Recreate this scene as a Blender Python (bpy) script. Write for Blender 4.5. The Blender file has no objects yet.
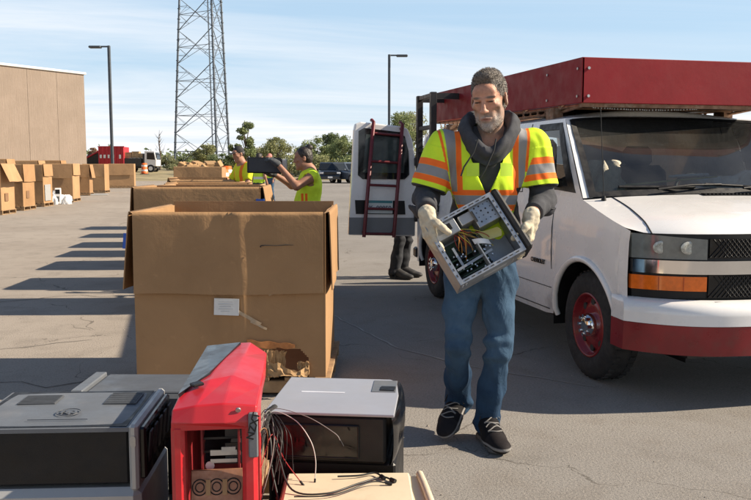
import bpy, math, random
import numpy as np
from math import sin, cos, tan, pi, radians, sqrt, atan, atan2
from mathutils import Vector, Matrix, Euler
random.seed(7); np.random.seed(7)
C = bpy.context.scene.collection
SC = bpy.context.scene

# ------------------------------------------------------------------ mesh builder
class MB:
    def __init__(s):
        s.v = []; s.f = []; s.m = []; s.sm = []
    def add(s, vs, fs, mat=0, smooth=False):
        o = len(s.v); s.v += [tuple(p) for p in vs]
        for f in fs:
            s.f.append(tuple(i + o for i in f)); s.m.append(mat); s.sm.append(smooth)
        return s
    def box(s, c, size, rot=None, mat=0, bev=0.0):
        hx, hy, hz = size[0] / 2, size[1] / 2, size[2] / 2
        c = Vector(c)
        if rot is not None and not isinstance(rot, Matrix): rot = Euler(rot).to_matrix()
        def T(p):
            p = Vector(p)
            return (rot @ p if rot is not None else p) + c
        if bev <= 0:
            vs = [T((x * hx, y * hy, z * hz)) for x in (-1, 1) for y in (-1, 1) for z in (-1, 1)]
            fs = [(0, 1, 3, 2), (4, 6, 7, 5), (0, 4, 5, 1), (2, 3, 7, 6), (0, 2, 6, 4), (1, 5, 7, 3)]
            return s.add(vs, fs, mat)
        b = min(bev, hx * .95, hy * .95, hz * .95)
        vs = []; idx = {}
        for x in (-1, 1):
            for y in (-1, 1):
                for z in (-1, 1):
                    for a, p in enumerate(((x * hx, y * (hy - b), z * (hz - b)), (x * (hx - b), y * hy, z * (hz - b)), (x * (hx - b), y * (hy - b), z * hz))):
                        idx[(x, y, z, a)] = len(vs); vs.append(T(p))
        fs = []
        for q in (-1, 1):
            fs.append([idx[(q, -1, -1, 0)], idx[(q, 1, -1, 0)], idx[(q, 1, 1, 0)], idx[(q, -1, 1, 0)]][::q])
            fs.append([idx[(-1, q, -1, 1)], idx[(-1, q, 1, 1)], idx[(1, q, 1, 1)], idx[(1, q, -1, 1)]][::q])
            fs.append([idx[(-1, -1, q, 2)], idx[(1, -1, q, 2)], idx[(1, 1, q, 2)], idx[(-1, 1, q, 2)]][::q])
        for p in (-1, 1):
            for q in (-1, 1):
                fs.append([idx[(-1, p, q, 1)], idx[(1, p, q, 1)], idx[(1, p, q, 2)], idx[(-1, p, q, 2)]][::(-1 if p * q < 0 else 1)])
                fs.append([idx[(p, -1, q, 0)], idx[(p, -1, q, 2)], idx[(p, 1, q, 2)], idx[(p, 1, q, 0)]][::(-1 if p * q > 0 else 1)])
                fs.append([idx[(p, q, -1, 0)], idx[(p, q, 1, 0)], idx[(p, q, 1, 1)], idx[(p, q, -1, 1)]][::(-1 if p * q < 0 else 1)])
        for x in (-1, 1):
            for y in (-1, 1):
                for z in (-1, 1):
                    fs.append([idx[(x, y, z, 0)], idx[(x, y, z, 1)], idx[(x, y, z, 2)]][::(1 if x * y * z > 0 else -1)])
        return s.add(vs, fs, mat)
    def cyl(s, a, b, r0, r1=None, n=12, mat=0, cap=True, smooth=True):
        a = Vector(a); b = Vector(b); r1 = r0 if r1 is None else r1
        d = (b - a).normalized(); u = d.orthogonal().normalized(); w = d.cross(u)
        vs = []
        for k in range(n):
            t = 2 * pi * k / n; e = u * cos(t) + w * sin(t)
            vs += [a + e * r0, b + e * r1]
        fs = [(2 * k, 2 * ((k + 1) % n), 2 * ((k + 1) % n) + 1, 2 * k + 1) for k in range(n)]
        s.add(vs, fs, mat, smooth)
        if cap:
            s.add([vs[2 * k] for k in range(n)][::-1], [tuple(range(n))], mat)
            s.add([vs[2 * k + 1] for k in range(n)], [tuple(range(n))], mat)
        return s
    def tube(s, pts, r, n=6, mat=0, cap=True):
        pts = [Vector(p) for p in pts]; m = len(pts)
        rr = r if isinstance(r, (list, tuple)) else [r] * m
        vs = []; u = None
        for i, p in enumerate(pts):
            d = (pts[min(i + 1, m - 1)] - pts[max(i - 1, 0)]).normalized()
            if u is None: u = d.orthogonal().normalized()
            else: u = (u - d * u.dot(d)).normalized()
            w = d.cross(u)
            vs += [p + (u * cos(2 * pi * k / n) + w * sin(2 * pi * k / n)) * rr[i] for k in range(n)]
        fs = [(i * n + k, i * n + (k + 1) % n, (i + 1) * n + (k + 1) % n, (i + 1) * n + k) for i in range(m - 1) for k in range(n)]
        s.add(vs, fs, mat, True)
        if cap:
            s.add(vs[:n][::-1], [tuple(range(n))], mat); s.add(vs[-n:], [tuple(range(n))], mat)
        return s
    def prism(s, poly, ext, mat=0):
        poly = [Vector(p) for p in poly]; e = Vector(ext); n = len(poly)
        s.add(poly + [p + e for p in poly], [tuple(range(n))[::-1], tuple(range(n, 2 * n))] + [(i, (i + 1) % n, n + (i + 1) % n, n + i) for i in range(n)], mat)
        return s
    def grid(s, fn, us, vs_, mat=0, smooth=True, flip=False):
        nu, nv = len(us), len(vs_)
        P = [fn(u, v) for u in us for v in vs_]
        fs = []
        for i in range(nu - 1):
            for j in range(nv - 1):
                q = (i * nv + j, (i + 1) * nv + j, (i + 1) * nv + j + 1, i * nv + j + 1)
                fs.append(q[::-1] if flip else q)
        return s.add(P, fs, mat, smooth)
    def slab(s, fn, us, vs_, th, mat=0, smooth=True):
        """closed curved sheet: fn(u,v) -> point, th -> thickness vector"""
        th = Vector(th)
        s.grid(fn, us, vs_, mat, smooth)
        s.grid(lambda u, v: Vector(fn(u, v)) + th, us, vs_, mat, smooth, flip=True)
        def strip(a):
            b = [Vector(p) + th for p in a]; n = len(a)
            s.add(list(a) + b, [(i, i + 1, n + i + 1, n + i) for i in range(n - 1)], mat)
        strip([fn(us[0], v) for v in vs_]); strip([fn(us[-1], v) for v in vs_][::-1])
        strip([fn(u, vs_[0]) for u in us][::-1]); strip([fn(u, vs_[-1]) for u in us])
        return s
    def lathe(s, prof, n=24, M=None, mat=0, smooth=True):
        vs = []
        for r, z in prof:
            for k in range(n):
                p = Vector((r * cos(2 * pi * k / n), r * sin(2 * pi * k / n), z))
                vs.append(M @ p if M is not None else p)
        m = len(prof)
        fs = [(i * n + k, i * n + (k + 1) % n, (i + 1) * n + (k + 1) % n, (i + 1) * n + k) for i in range(m - 1) for k in range(n)]
        return s.add(vs, fs, mat, smooth)
    def ball(s, c, r, n=8, mat=0, rot=None):
        c = Vector(c); r = Vector(r) if hasattr(r, '__len__') else Vector((r, r, r))
        def T(u, v):
            p = Vector((r.x * cos(u) * cos(v), r.y * sin(u) * cos(v), r.z * sin(v)))
            return (rot @ p if rot is not None else p) + c
        return s.grid(T, [2 * pi * k / (2 * n) for k in range(2 * n + 1)], [-pi / 2 + pi * k / n for k in range(n + 1)], mat)
    def build(s, name, mats, parent=None, loc=(0, 0, 0), rotz=0.0, rot=None):
        me = bpy.data.meshes.new(name)
        me.from_pydata(s.v, [], s.f)
        if not isinstance(mats, (list, tuple)): mats = [mats]
        for m in mats: me.materials.append(m)
        me.polygons.foreach_set('material_index', s.m)
        me.polygons.foreach_set('use_smooth', s.sm)
        me.update()
        o = bpy.data.objects.new(name, me); C.objects.link(o)
        o.location = loc; o.rotation_euler = rot if rot is not None else (0, 0, rotz)
        if parent is not None: o.parent = parent
        return o

def tag(o, label=None, cat=None, group=None, kind=None):
    if label: o['label'] = label
    if cat: o['category'] = cat
    if group: o['group'] = group
    if kind: o['kind'] = kind
    return o
def thing(name, label, cat, loc=(0, 0, 0), rotz=0.0, group=None):
    o = bpy.data.objects.new(name, None); C.objects.link(o)
    o.empty_display_size = .1
    o.location = loc; o.rotation_euler = (0, 0, rotz)
    return tag(o, label, cat, group)
def dup(root, loc, rotz, label):
    def cp(o, par):
        c = o.copy(); C.objects.link(c)
        if par is not None: c.parent = par
        for ch in list(o.children): cp(ch, c)
        return c
    r = cp(root, None); r.location = loc; r.rotation_euler = (0, 0, rotz)
    if label: r['label'] = label
    return r
def text_mesh(name, s, size, mat, parent, M, extrude=.001, bold=False, align='CENTER'):
    cu = bpy.data.curves.new(name, 'FONT'); cu.body = s; cu.size = size; cu.extrude = extrude
    cu.align_x = align; cu.align_y = 'CENTER'
    if bold: cu.offset = size * .02
    tmp = bpy.data.objects.new(name + '_tmp', cu); C.objects.link(tmp)
    bpy.context.view_layer.update()
    me = bpy.data.meshes.new_from_object(tmp.evaluated_get(bpy.context.evaluated_depsgraph_get()))
    bpy.data.objects.remove(tmp); bpy.data.curves.remove(cu)
    me.transform(M); me.materials.clear(); me.materials.append(mat); me.name = name
    o = bpy.data.objects.new(name, me); C.objects.link(o); o.parent = parent
    return o

# ------------------------------------------------------------------ materials
def nodes(name):
    m = bpy.data.materials.new(name); m.use_nodes = True
    nt = m.node_tree; b = nt.nodes['Principled BSDF']
    return m, nt, b
def nn(nt, t, **kw):
    n = nt.nodes.new(t)
    for k, v in kw.items(): setattr(n, k, v)
    return n
def mixc(nt, fac, a, b):
    n = nn(nt, 'ShaderNodeMix', data_type='RGBA')
    for sock, val in ((n.inputs[0], fac), (n.inputs[6], a), (n.inputs[7], b)):
        if isinstance(val, bpy.types.NodeSocket): nt.links.new(val, sock)
        elif isinstance(val, (int, float)): sock.default_value = val
        else: sock.default_value = (*val[:3], 1)
    return n.outputs[2]
def noise(nt, co, scale, detail=4, rough=.55, dist=0.0):
    n = nn(nt, 'ShaderNodeTexNoise'); n.inputs['Scale'].default_value = scale
    n.inputs['Detail'].default_value = detail; n.inputs['Roughness'].default_value = rough; n.inputs['Distortion'].default_value = dist
    nt.links.new(co, n.inputs['Vector']); return n.outputs['Fac']
def ramp(nt, fac, lo, hi, a=0.0, b=1.0):
    n = nn(nt, 'ShaderNodeMapRange'); n.inputs[1].default_value = lo; n.inputs[2].default_value = hi
    n.inputs[3].default_value = a; n.inputs[4].default_value = b
    nt.links.new(fac, n.inputs[0]); return n.outputs[0]
def coord(nt, scale=(1, 1, 1), kind='Object'):
    tc = nn(nt, 'ShaderNodeTexCoord'); mp = nn(nt, 'ShaderNodeMapping'); mp.inputs['Scale'].default_value = scale
    nt.links.new(tc.outputs[kind], mp.inputs['Vector']); return mp.outputs['Vector']
def bump(nt, b, h, strength=.3, dist=.01, prev=None):
    n = nn(nt, 'ShaderNodeBump'); n.inputs['Strength'].default_value = strength; n.inputs['Distance'].default_value = dist
    nt.links.new(h, n.inputs['Height'])
    if prev is not None: nt.links.new(prev, n.inputs['Normal'])
    nt.links.new(n.outputs[0], b.inputs['Normal']); return n.outputs[0]
def math_(nt, op, a, b=0.0):
    n = nn(nt, 'ShaderNodeMath', operation=op)
    for i, v in enumerate((a, b)):
        if isinstance(v, bpy.types.NodeSocket): nt.links.new(v, n.inputs[i])
        else: n.inputs[i].default_value = v
    return n.outputs[0]
def pm(name, col, rough=.5, metal=0.0, var=.12, scale=6.0, bumps=0.0, bscale=60.0, dirt=None, dirt_amt=.35, coat=0.0, spec=.5, dscale=3.0, rvar=.12):
    m, nt, b = nodes(name); co = coord(nt)
    f = noise(nt, co, scale, 5)
    c = mixc(nt, ramp(nt, f, .3, .7), [x * (1 - var) for x in col], [min(1, x * (1 + var)) for x in col])
    if dirt:
        d = noise(nt, co, dscale, 8, .7)
        c = mixc(nt, ramp(nt, d, .5, .75, 0, dirt_amt), c, dirt)
    nt.links.new(c, b.inputs['Base Color'])
    nt.links.new(ramp(nt, noise(nt, co, scale * 2.3, 4), .3, .7, max(0, rough - rvar), min(1, rough + rvar)), b.inputs['Roughness'])
    b.inputs['Metallic'].default_value = metal; b.inputs['Specular IOR Level'].default_value = spec
    if coat: b.inputs['Coat Weight'].default_value = coat; b.inputs['Coat Roughness'].default_value = .06
    if bumps: bump(nt, b, noise(nt, co, bscale, 4), bumps, .01)
    return m
def paint_mat(name, base, layers, rough=.8, bumps=.15, bscale=250, var=.1, sss=0.0, spec=.3, vscale=20, layer_rough=None):
    """layers: (attribute holding a signed distance in metres, colour)"""
    m, nt, b = nodes(name); co = coord(nt)
    f = ramp(nt, noise(nt, co, vscale, 5), .3, .7)
    c = mixc(nt, f, [x * (1 - var) for x in base], [min(1, x * (1 + var)) for x in base])
    for a, col, soft in layers:
        at = nn(nt, 'ShaderNodeAttribute'); at.attribute_name = a
        k = ramp(nt, at.outputs['Fac'], -soft, soft, 1, 0)
        cc = mixc(nt, f, [x * (1 - var) for x in col], [min(1, x * (1 + var)) for x in col])
        c = mixc(nt, k, c, cc)
    nt.links.new(c, b.inputs['Base Color'])
    b.inputs['Roughness'].default_value = rough; b.inputs['Specular IOR Level'].default_value = spec
    if sss:
        b.inputs['Subsurface Weight'].default_value = sss; b.inputs['Subsurface Radius'].default_value = (1, .35, .2); b.inputs['Subsurface Scale'].default_value = .006
    if bumps: bump(nt, b, noise(nt, co, bscale, 3), bumps, .004)
    return m

def cardboard(name, col, seed=0.0):
    m, nt, b = nodes(name); co = coord(nt)
    mp = nn(nt, 'ShaderNodeVectorMath', operation='ADD'); mp.inputs[1].default_value = (seed, seed * 1.7, seed * .3)
    nt.links.new(co, mp.inputs[0]); co2 = mp.outputs[0]
    f = noise(nt, co2, 1.6, 6, .6, .4)
    c = mixc(nt, ramp(nt, f, .3, .72), [x * .84 for x in col], [x * 1.12 for x in col])
    st = noise(nt, co2, 4.2, 9, .72, .8)
    c = mixc(nt, ramp(nt, st, .58, .74, 0, .35), c, [x * .55 for x in col])
    st2 = noise(nt, co2, 18, 5, .6)
    c = mixc(nt, ramp(nt, st2, .62, .8, 0, .4), c, [min(1, x * 1.5) for x in col])
    nt.links.new(c, b.inputs['Base Color']); b.inputs['Roughness'].default_value = .82; b.inputs['Specular IOR Level'].default_value = .25
    mp2 = nn(nt, 'ShaderNodeMapping'); mp2.inputs['Scale'].default_value = (1, 1, .06); nt.links.new(co2, mp2.inputs['Vector'])
    n1 = bump(nt, b, noise(nt, mp2.outputs[0], 110, 2), .12, .004)
    bump(nt, b, noise(nt, co2, 7, 5, .6, .6), .35, .02, n1)
    return m

MAT = {}
def setup_materials():
    A = MAT
    A['card'] = [cardboard('cardboard_%d' % i, c, i * 7.3) for i, c in enumerate([(.36, .213, .106), (.39, .235, .12), (.33, .19, .092)])]
    A['card_in'] = cardboard('cardboard_inner', (.34, .2, .1), 3.1)
    A['wood'] = pm('pallet_wood', (.30, .19, .10), .85, var=.35, scale=9, bumps=.4, bscale=40, dirt=(.1, .07, .05))
    A['white_paint'] = pm('van_white_paint', (.78, .77, .76), .28, var=.03, scale=3, dirt=(.45, .40, .34), dirt_amt=.12, coat=.6, dscale=4, rvar=.05)
    A['red_paint'] = pm('dark_red_paint', (.215, .007, .013), .55, var=.14, scale=3.5, dirt=(.17, .025, .028), dirt_amt=.4, dscale=7, spec=.25, bumps=.06, bscale=30)
    A['bump_red'] = pm('bumper_red_paint', (.20, .008, .013), .36, var=.2, scale=5, dirt=(.12, .05, .04), dirt_amt=.5, dscale=9, coat=.2)
    A['black_plastic'] = pm('black_plastic', (.007, .007, .008), .45, var=.2, scale=8, bumps=.1, bscale=300, dirt=(.035, .032, .03), dirt_amt=.2, spec=.35)
    A['black_gloss'] = pm('black_gloss_plastic', (.005, .005, .006), .16, var=.2, scale=8, dirt=(.03, .03, .03), dirt_amt=.25, dscale=12)
    A['rubber'] = pm('tyre_rubber', (.02, .02, .021), .85, var=.25, scale=12, dirt=(.08, .07, .06), dirt_amt=.4, bumps=.2, bscale=120)
    A['steel'] = pm('galvanised_steel', (.42, .43, .44), .42, .85, var=.12, scale=14, dirt=(.2, .19, .18), dirt_amt=.3)
    A['grey_metal'] = pm('grey_case_metal', (.30, .32, .34), .42, .55, var=.08, scale=6, dirt=(.16, .15, .14), dirt_amt=.3, dscale=8)
    A['chrome'] = pm('chrome', (.75, .75, .76), .08, 1.0, var=.03, rvar=.03)
    A['dark_metal'] = pm('dark_steel', (.05, .052, .055), .5, .4, var=.2, scale=9, dirt=(.12, .09, .07), dirt_amt=.3)
    A['black_steel'] = pm('black_painted_steel', (.016, .016, .018), .45, .1, var=.2, scale=9, dirt=(.09, .06, .045), dirt_amt=.4)
    A['ladder_red'] = pm('ladder_dark_red', (.13, .012, .016), .45, var=.2, scale=9, dirt=(.1, .05, .04))
    A['amber'] = pm('amber_lens', (.75, .15, .012), .15, var=.12, scale=40, rvar=.05, coat=.5)
    A['reflector'] = pm('headlight_reflector', (.40, .40, .36), .35, .3, var=.4, scale=60)
    A['lamp'] = pm('lamp_silver', (.72, .73, .74), .2, .6, var=.1, scale=40)
    A['cream'] = pm('beige_plastic', (.62, .53, .38), .5, var=.05, scale=4, dirt=(.36, .28, .18), dirt_amt=.45, dscale=7)
    A['silver_plastic'] = pm('silver_plastic', (.42, .42, .41), .4, .3, var=.06, scale=6, dirt=(.25, .24, .22), dirt_amt=.3)
    A['slate_plastic'] = pm('slate_grey_plastic', (.115, .125, .14), .5, var=.07, scale=5, dirt=(.24, .22, .2), dirt_amt=.35, dscale=9, bumps=.08, bscale=400)
    A['slate_dark'] = pm('vent_grey', (.07, .075, .082), .6, var=.15, scale=30)
    A['lilac_metal'] = pm('light_silver_panel', (.34, .35, .39), .42, .2, var=.06, scale=3, dirt=(.36, .35, .34), dirt_amt=.35, dscale=10)
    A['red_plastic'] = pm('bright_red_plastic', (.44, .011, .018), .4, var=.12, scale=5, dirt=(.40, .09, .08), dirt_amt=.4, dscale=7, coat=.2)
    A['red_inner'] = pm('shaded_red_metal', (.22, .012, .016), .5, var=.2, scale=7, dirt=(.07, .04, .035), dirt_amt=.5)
    A['copper'] = pm('copper_mesh', (.35, .17, .10), .5, .5, var=.2, scale=40)
    A['green_pcb'] = pm('circuit_board', (.02, .05, .028), .5, var=.4, scale=60, bumps=.3, bscale=120)
    A['yellow_plastic'] = pm('yellow_ribbon', (.42, .41, .15), .5, var=.1)
    A['wire_dark'] = pm('wire_black', (.012, .012, .012), .5)
    A['wire_grey'] = pm('wire_grey', (.22, .21, .20), .5)
    A['wire_white'] = pm('wire_white', (.55, .53, .5), .5)
    A['wire_mix'] = [pm('wire_colour_%d' % i, c, .5) for i, c in enumerate([(.5, .2, .03), (.5, .42, .05), (.3, .02, .02), (.02, .02, .02), (.25, .14, .07)])]
    A['paper'] = pm('paper', (.72, .71, .68), .8, var=.05, scale=30)
    A['ink'] = pm('ink', (.12, .12, .12), .8)
    A['blue_tape'] = pm('blue_tape', (.02, .09, .42), .5, var=.15)
    A['orange_tape'] = pm('orange_plastic', (.75, .13, .015), .55, var=.12)
    A['white_plastic'] = pm('white_plastic', (.72, .72, .72), .5, var=.05, scale=8, dirt=(.4, .38, .35), dirt_amt=.2)
    A['pole'] = pm('lamp_pole_paint', (.075, .085, .095), .5, .3, var=.15)
    A['tower'] = pm('tower_steel', (.11, .13, .155), .6, .3, var=.2, scale=3)
    A['bark'] = pm('bark', (.10, .075, .055), .9, var=.3, scale=10, bumps=.5, bscale=25)
    A['seam'] = pm('door_seam', (.03, .03, .03), .8)
    A['dash'] = pm('van_interior', (.05, .05, .052), .7, var=.2)
    A['reflection_arch'] = pm('reflection_arch_grey', (.38, .39, .40), .7, var=.06, scale=2)
    A['rust'] = pm('rusty_steel', (.20, .11, .065), .8, .2, var=.4, scale=14, dirt=(.42, .36, .28), dirt_amt=.6, dscale=20)
    A['crate'] = pm('crate_wood', (.42, .30, .17), .8, var=.3, scale=4)
    A['tape'] = pm('clear_tape', (.44, .33, .22), .22, var=.2, scale=20)
    A['torn'] = cardboard('torn_cardboard', (.40, .25, .125), 5.5)
    A['scorch'] = pm('orange_scuff', (.48, .19, .06), .8, var=.25, scale=30)
    # glass
    m, nt, b = nodes('window_glass')
    nt.nodes.remove(b); out = nt.nodes['Material Output']
    tr = nn(nt, 'ShaderNodeBsdfTransparent'); tr.inputs[0].default_value = (.50, .55, .55, 1)
    gl = nn(nt, 'ShaderNodeBsdfGlossy'); gl.inputs[0].default_value = (1, 1, 1, 1); gl.inputs[1].default_value = .02
    fr = nn(nt, 'ShaderNodeFresnel'); fr.inputs[0].default_value = 1.52
    df = nn(nt, 'ShaderNodeBsdfDiffuse'); df.inputs[0].default_value = (.55, .55, .53, 1)
    dm = nn(nt, 'ShaderNodeMixShader'); nt.links.new(ramp(nt, noise(nt, coord(nt), 2.2, 6, .6), .3, .75, .012, .06), dm.inputs[0]); nt.links.new(tr.outputs[0], dm.inputs[1]); nt.links.new(df.outputs[0], dm.inputs[2]); tr = dm
    mx = nn(nt, 'ShaderNodeMixShader')
    nt.links.new(fr.outputs[0], mx.inputs[0]); nt.links.new(tr.outputs[0], mx.inputs[1]); nt.links.new(gl.outputs[0], mx.inputs[2])
    nt.links.new(mx.outputs[0], out.inputs[0]); A['glass'] = m
    A['dark_glass'] = pm('dark_glass', (.012, .014, .015), .06, var=.2, rvar=.02, spec=.6)
    A['lens'] = pm('headlight_lens', (.17, .18, .17), .10, var=.15, scale=25, rvar=.04, coat=.6)
    # cloth and skin
    A['denim'] = denim()
    A['denim_dark'] = pm('dark_trousers', (.018, .02, .026), .85, var=.2, bumps=.2, bscale=300)
    A['hoodie'] = pm('grey_hoodie_knit', (.058, .060, .068), .9, var=.15, scale=20, bumps=.3, bscale=500, spec=.2)
    A['shoe_dark'] = pm('shoe_dark', (.03, .028, .028), .7, var=.2, bumps=.2, bscale=300)
    A['lace'] = pm('shoe_lace', (.20, .19, .18), .8)
    A['hair_light'] = pm('silver_hair', (.30, .28, .26), .5, var=.5, scale=90)
    A['glove'] = pm('cream_knit_glove', (.56, .50, .38), .9, var=.2, scale=25, bumps=.35, bscale=420, dirt=(.36, .30, .22), dirt_amt=.4, dscale=22, spec=.15)
    A['glove_dark'] = pm('dark_glove', (.05, .055, .06), .8, var=.2)
    A['hair_grey'] = pm('greying_hair', (.13, .112, .096), .7, var=.55, scale=120, bumps=.5, bscale=260)
    A['hair_dark'] = pm('dark_hair', (.022, .015, .012), .5, var=.4, scale=60, bumps=.4, bscale=120)
    A['cap_black'] = pm('black_cap_cloth', (.015, .015, .018), .8, var=.2)
    A['hi_red'] = pm('hard_pink_cap', (.5, .18, .16), .7, var=.1)

def denim():
    m, nt, b = nodes('blue_denim'); co = coord(nt)
    f = noise(nt, co, 5, 6, .6, .5)
    c = mixc(nt, ramp(nt, f, .3, .7), (.010, .026, .058), (.026, .058, .108))
    at = nn(nt, 'ShaderNodeAttribute'); at.attribute_name = 'fade'
    w = noise(nt, co, 22, 5, .6)
    k = math_(nt, 'MULTIPLY', at.outputs['Fac'], ramp(nt, w, .2, .7, .5, 1.0))
    c = mixc(nt, k, c, (.085, .150, .225))  # worn thighs, plus the legs' light and shade put into the colour
    nt.links.new(c, b.inputs['Base Color']); b.inputs['Roughness'].default_value = .9; b.inputs['Specular IOR Level'].default_value = .15
    n1 = bump(nt, b, noise(nt, co, 420, 2), .25, .003)
    mp = nn(nt, 'ShaderNodeMapping'); mp.inputs['Scale'].default_value = (1, 1, .55); nt.links.new(co, mp.inputs['Vector'])
    bump(nt, b, noise(nt, mp.outputs[0], 17, 4, .55, 1.2), .5, .02, n1)
    return m
setup_materials()

# ------------------------------------------------------------------ camera, light, sky
H0, F0 = 1.45, 830.0
YAW = atan((375.5 - 187) / F0); PIT = atan((250 - 166) / F0)
cam_d = bpy.data.cameras.new('camera'); cam = bpy.data.objects.new('camera', cam_d); C.objects.link(cam)
cam_d.sensor_fit = 'HORIZONTAL'; cam_d.sensor_width = 36; cam_d.lens = F0 / 751 * 36
cam_d.clip_start = .05; cam_d.clip_end = 6000
cam.location = (0, 0, H0); cam.rotation_euler = (pi / 2 - PIT, 0, -YAW); SC.camera = cam

SUN_AZ = radians(101.5); SUN_EL = radians(33.2)      # azimuth clockwise from +Y
sd = Vector((sin(SUN_AZ) * cos(SUN_EL), cos(SUN_AZ) * cos(SUN_EL), sin(SUN_EL)))
ld = bpy.data.lights.new('sun', 'SUN'); ld.energy = 5.0; ld.angle = radians(.55); ld.color = (1.0, .87, .69)
sun = bpy.data.objects.new('sun', ld); C.objects.link(sun); sun.rotation_euler = sd.to_track_quat('Z', 'Y').to_euler()

W = bpy.data.worlds.new('World'); SC.world = W; W.use_nodes = True
wn = W.node_tree; bg = wn.nodes['Background']
sky = nn(wn, 'ShaderNodeTexSky'); sky.sky_type = 'NISHITA'; sky.sun_disc = False
sky.sun_elevation = SUN_EL; sky.sun_rotation = SUN_AZ; sky.air_density = 1.0; sky.dust_density = .7; sky.ozone_density = 1.2
tc = nn(wn, 'ShaderNodeTexCoord'); sp = nn(wn, 'ShaderNodeSeparateXYZ'); wn.links.new(tc.outputs['Generated'], sp.inputs[0])
zz = math_(wn, 'ADD', math_(wn, 'MAXIMUM', sp.outputs[2], 0.0), .10)
cx = nn(wn, 'ShaderNodeCombineXYZ')
wn.links.new(math_(wn, 'DIVIDE', sp.outputs[0], zz), cx.inputs[0]); wn.links.new(math_(wn, 'DIVIDE', sp.outputs[1], zz), cx.inputs[1])
rt = nn(wn, 'ShaderNodeMapping'); rt.inputs['Rotation'].default_value = (0, 0, YAW + .06); rt.inputs['Scale'].default_value = (.30, 1.15, 1)
rt.inputs['Location'].default_value = (3.3, .75, 0)
wn.links.new(cx.outputs[0], rt.inputs[0])
cf = noise(wn, rt.outputs[0], .8, 7, .62, .7)
cf2 = noise(wn, rt.outputs[0], .33, 3, .5, .2)
cloud = math_(wn, 'ADD', math_(wn, 'MULTIPLY', ramp(wn, cf, .32, .62), ramp(wn, cf2, .28, .52)), ramp(wn, sp.outputs[2], .0, .10, .45, .0))
# thin veil over the lower sky, cirrus streaks in it, clear overhead
fade = ramp(wn, sp.outputs[2], .20, .46, 1.0, .04)
zen = mixc(wn, ramp(wn, sp.outputs[2], .22, .6), sky.outputs[0], mixc(wn, .55, sky.outputs[0], (.35, .75, 1.6)))
base_ = mixc(wn, math_(wn, 'MULTIPLY', fade, .74), zen, (3.6, 5.0, 6.4))
cloud = math_(wn, 'MULTIPLY', math_(wn, 'MULTIPLY', cloud, .95), fade)
skyc = mixc(wn, cloud, base_, (6.7, 6.85, 7.1))
wn.links.new(skyc, bg.inputs[0]); bg.inputs[1].default_value = .084

SC.view_settings.view_transform = 'Standard'; SC.view_settings.look = 'None'
SC.view_settings.exposure = 0.84; SC.view_settings.gamma = 1.0; SC.view_settings.use_curve_mapping = False
SC.cycles.use_denoising = True
SC.cycles.max_bounces = 8; SC.cycles.transparent_max_bounces = 12

# ------------------------------------------------------------------ ground
def ground_mat():
    m, nt, b = nodes('weathered_asphalt'); co = coord(nt)
    big = noise(nt, co, .22, 5, .55, .4)
    c = mixc(nt, ramp(nt, big, .32, .68), (.28, .238, .198), (.355, .308, .26))
    # the lane beside the boxes is a greyer, newer surface
    sx = nn(nt, 'ShaderNodeSeparateXYZ'); nt.links.new(co, sx.inputs[0])
    edge = math_(nt, 'ADD', sx.outputs[0], math_(nt, 'MULTIPLY', noise(nt, co, 1.3, 4), .5))
    lane = ramp(nt, edge, .85, 1.4)
    c = mixc(nt, math_(nt, 'MULTIPLY', lane, .85), c, mixc(nt, ramp(nt, big, .32, .68), (.19, .18, .17), (.255, .243, .226)))
    med = noise(nt, co, 2.3, 8, .68, .5)
    c = mixc(nt, ramp(nt, med, .48, .72, 0, .5), c, (.155, .132, .11))
    oil = noise(nt, co, .8, 6, .6, 1.0)
    c = mixc(nt, ramp(nt, oil, .62, .72, 0, .35), c, (.11, .095, .08))
    g1 = noise(nt, co, 75, 3, .7); g2 = noise(nt, co, 210, 2, .6)
    c = mixc(nt, ramp(nt, g1, .52, .72, 0, .45), c, (.42, .37, .31))
    c = mixc(nt, ramp(nt, g1, .46, .30, 0, .6), c, (.085, .075, .065))
    c = mixc(nt, ramp(nt, g2, .55, .75, 0, .3), c, (.5, .46, .40))
    # cracks
    wv = nn(nt, 'ShaderNodeTexNoise'); wv.inputs['Scale'].default_value = 1.1; wv.inputs['Detail'].default_value = 6; nt.links.new(co, wv.inputs['Vector'])
    va = nn(nt, 'ShaderNodeVectorMath', operation='MULTIPLY_ADD'); va.inputs[1].default_value = (1.1, 1.1, 0); nt.links.new(wv.outputs['Color'], va.inputs[0]); nt.links.new(co, va.inputs[2])
    vo = nn(nt, 'ShaderNodeTexVoronoi', feature='DISTANCE_TO_EDGE'); vo.inputs['Scale'].default_value = .38; nt.links.new(va.outputs[0], vo.inputs['Vector'])
    br = noise(nt, co, 1.7, 3)
    wid = ramp(nt, br, .47, .78, 0.0, .005)
    ck = math_(nt, 'LESS_THAN', vo.outputs['Distance'], wid)
    vo2 = nn(nt, 'ShaderNodeTexVoronoi', feature='DISTANCE_TO_EDGE'); vo2.inputs['Scale'].default_value = 1.5; nt.links.new(va.outputs[0], vo2.inputs['Vector'])
    ck2 = math_(nt, 'LESS_THAN', vo2.outputs['Distance'], ramp(nt, noise(nt, co, .9, 4), .58, .75, 0.0, .012))
    ckk = math_(nt, 'MAXIMUM', ck, ck2)
    c = mixc(nt, math_(nt, 'MULTIPLY', ckk, .6), c, (.075, .064, .053))
    nt.links.new(c, b.inputs['Base Color']); b.inputs['Roughness'].default_value = .92; b.inputs['Specular IOR Level'].default_value = .25
    hh = math_(nt, 'SUBTRACT', math_(nt, 'ADD', math_(nt, 'MULTIPLY', g1, .6), math_(nt, 'MULTIPLY', g2, .3)), math_(nt, 'MULTIPLY', ckk, .8))
    bump(nt, b, hh, .7, .012)
    return m
g = MB()
g.grid(lambda u, v: (u, v, 0), [-90, -30, 0, 30, 90], [-12, 0, 20, 50, 84], smooth=False)
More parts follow.
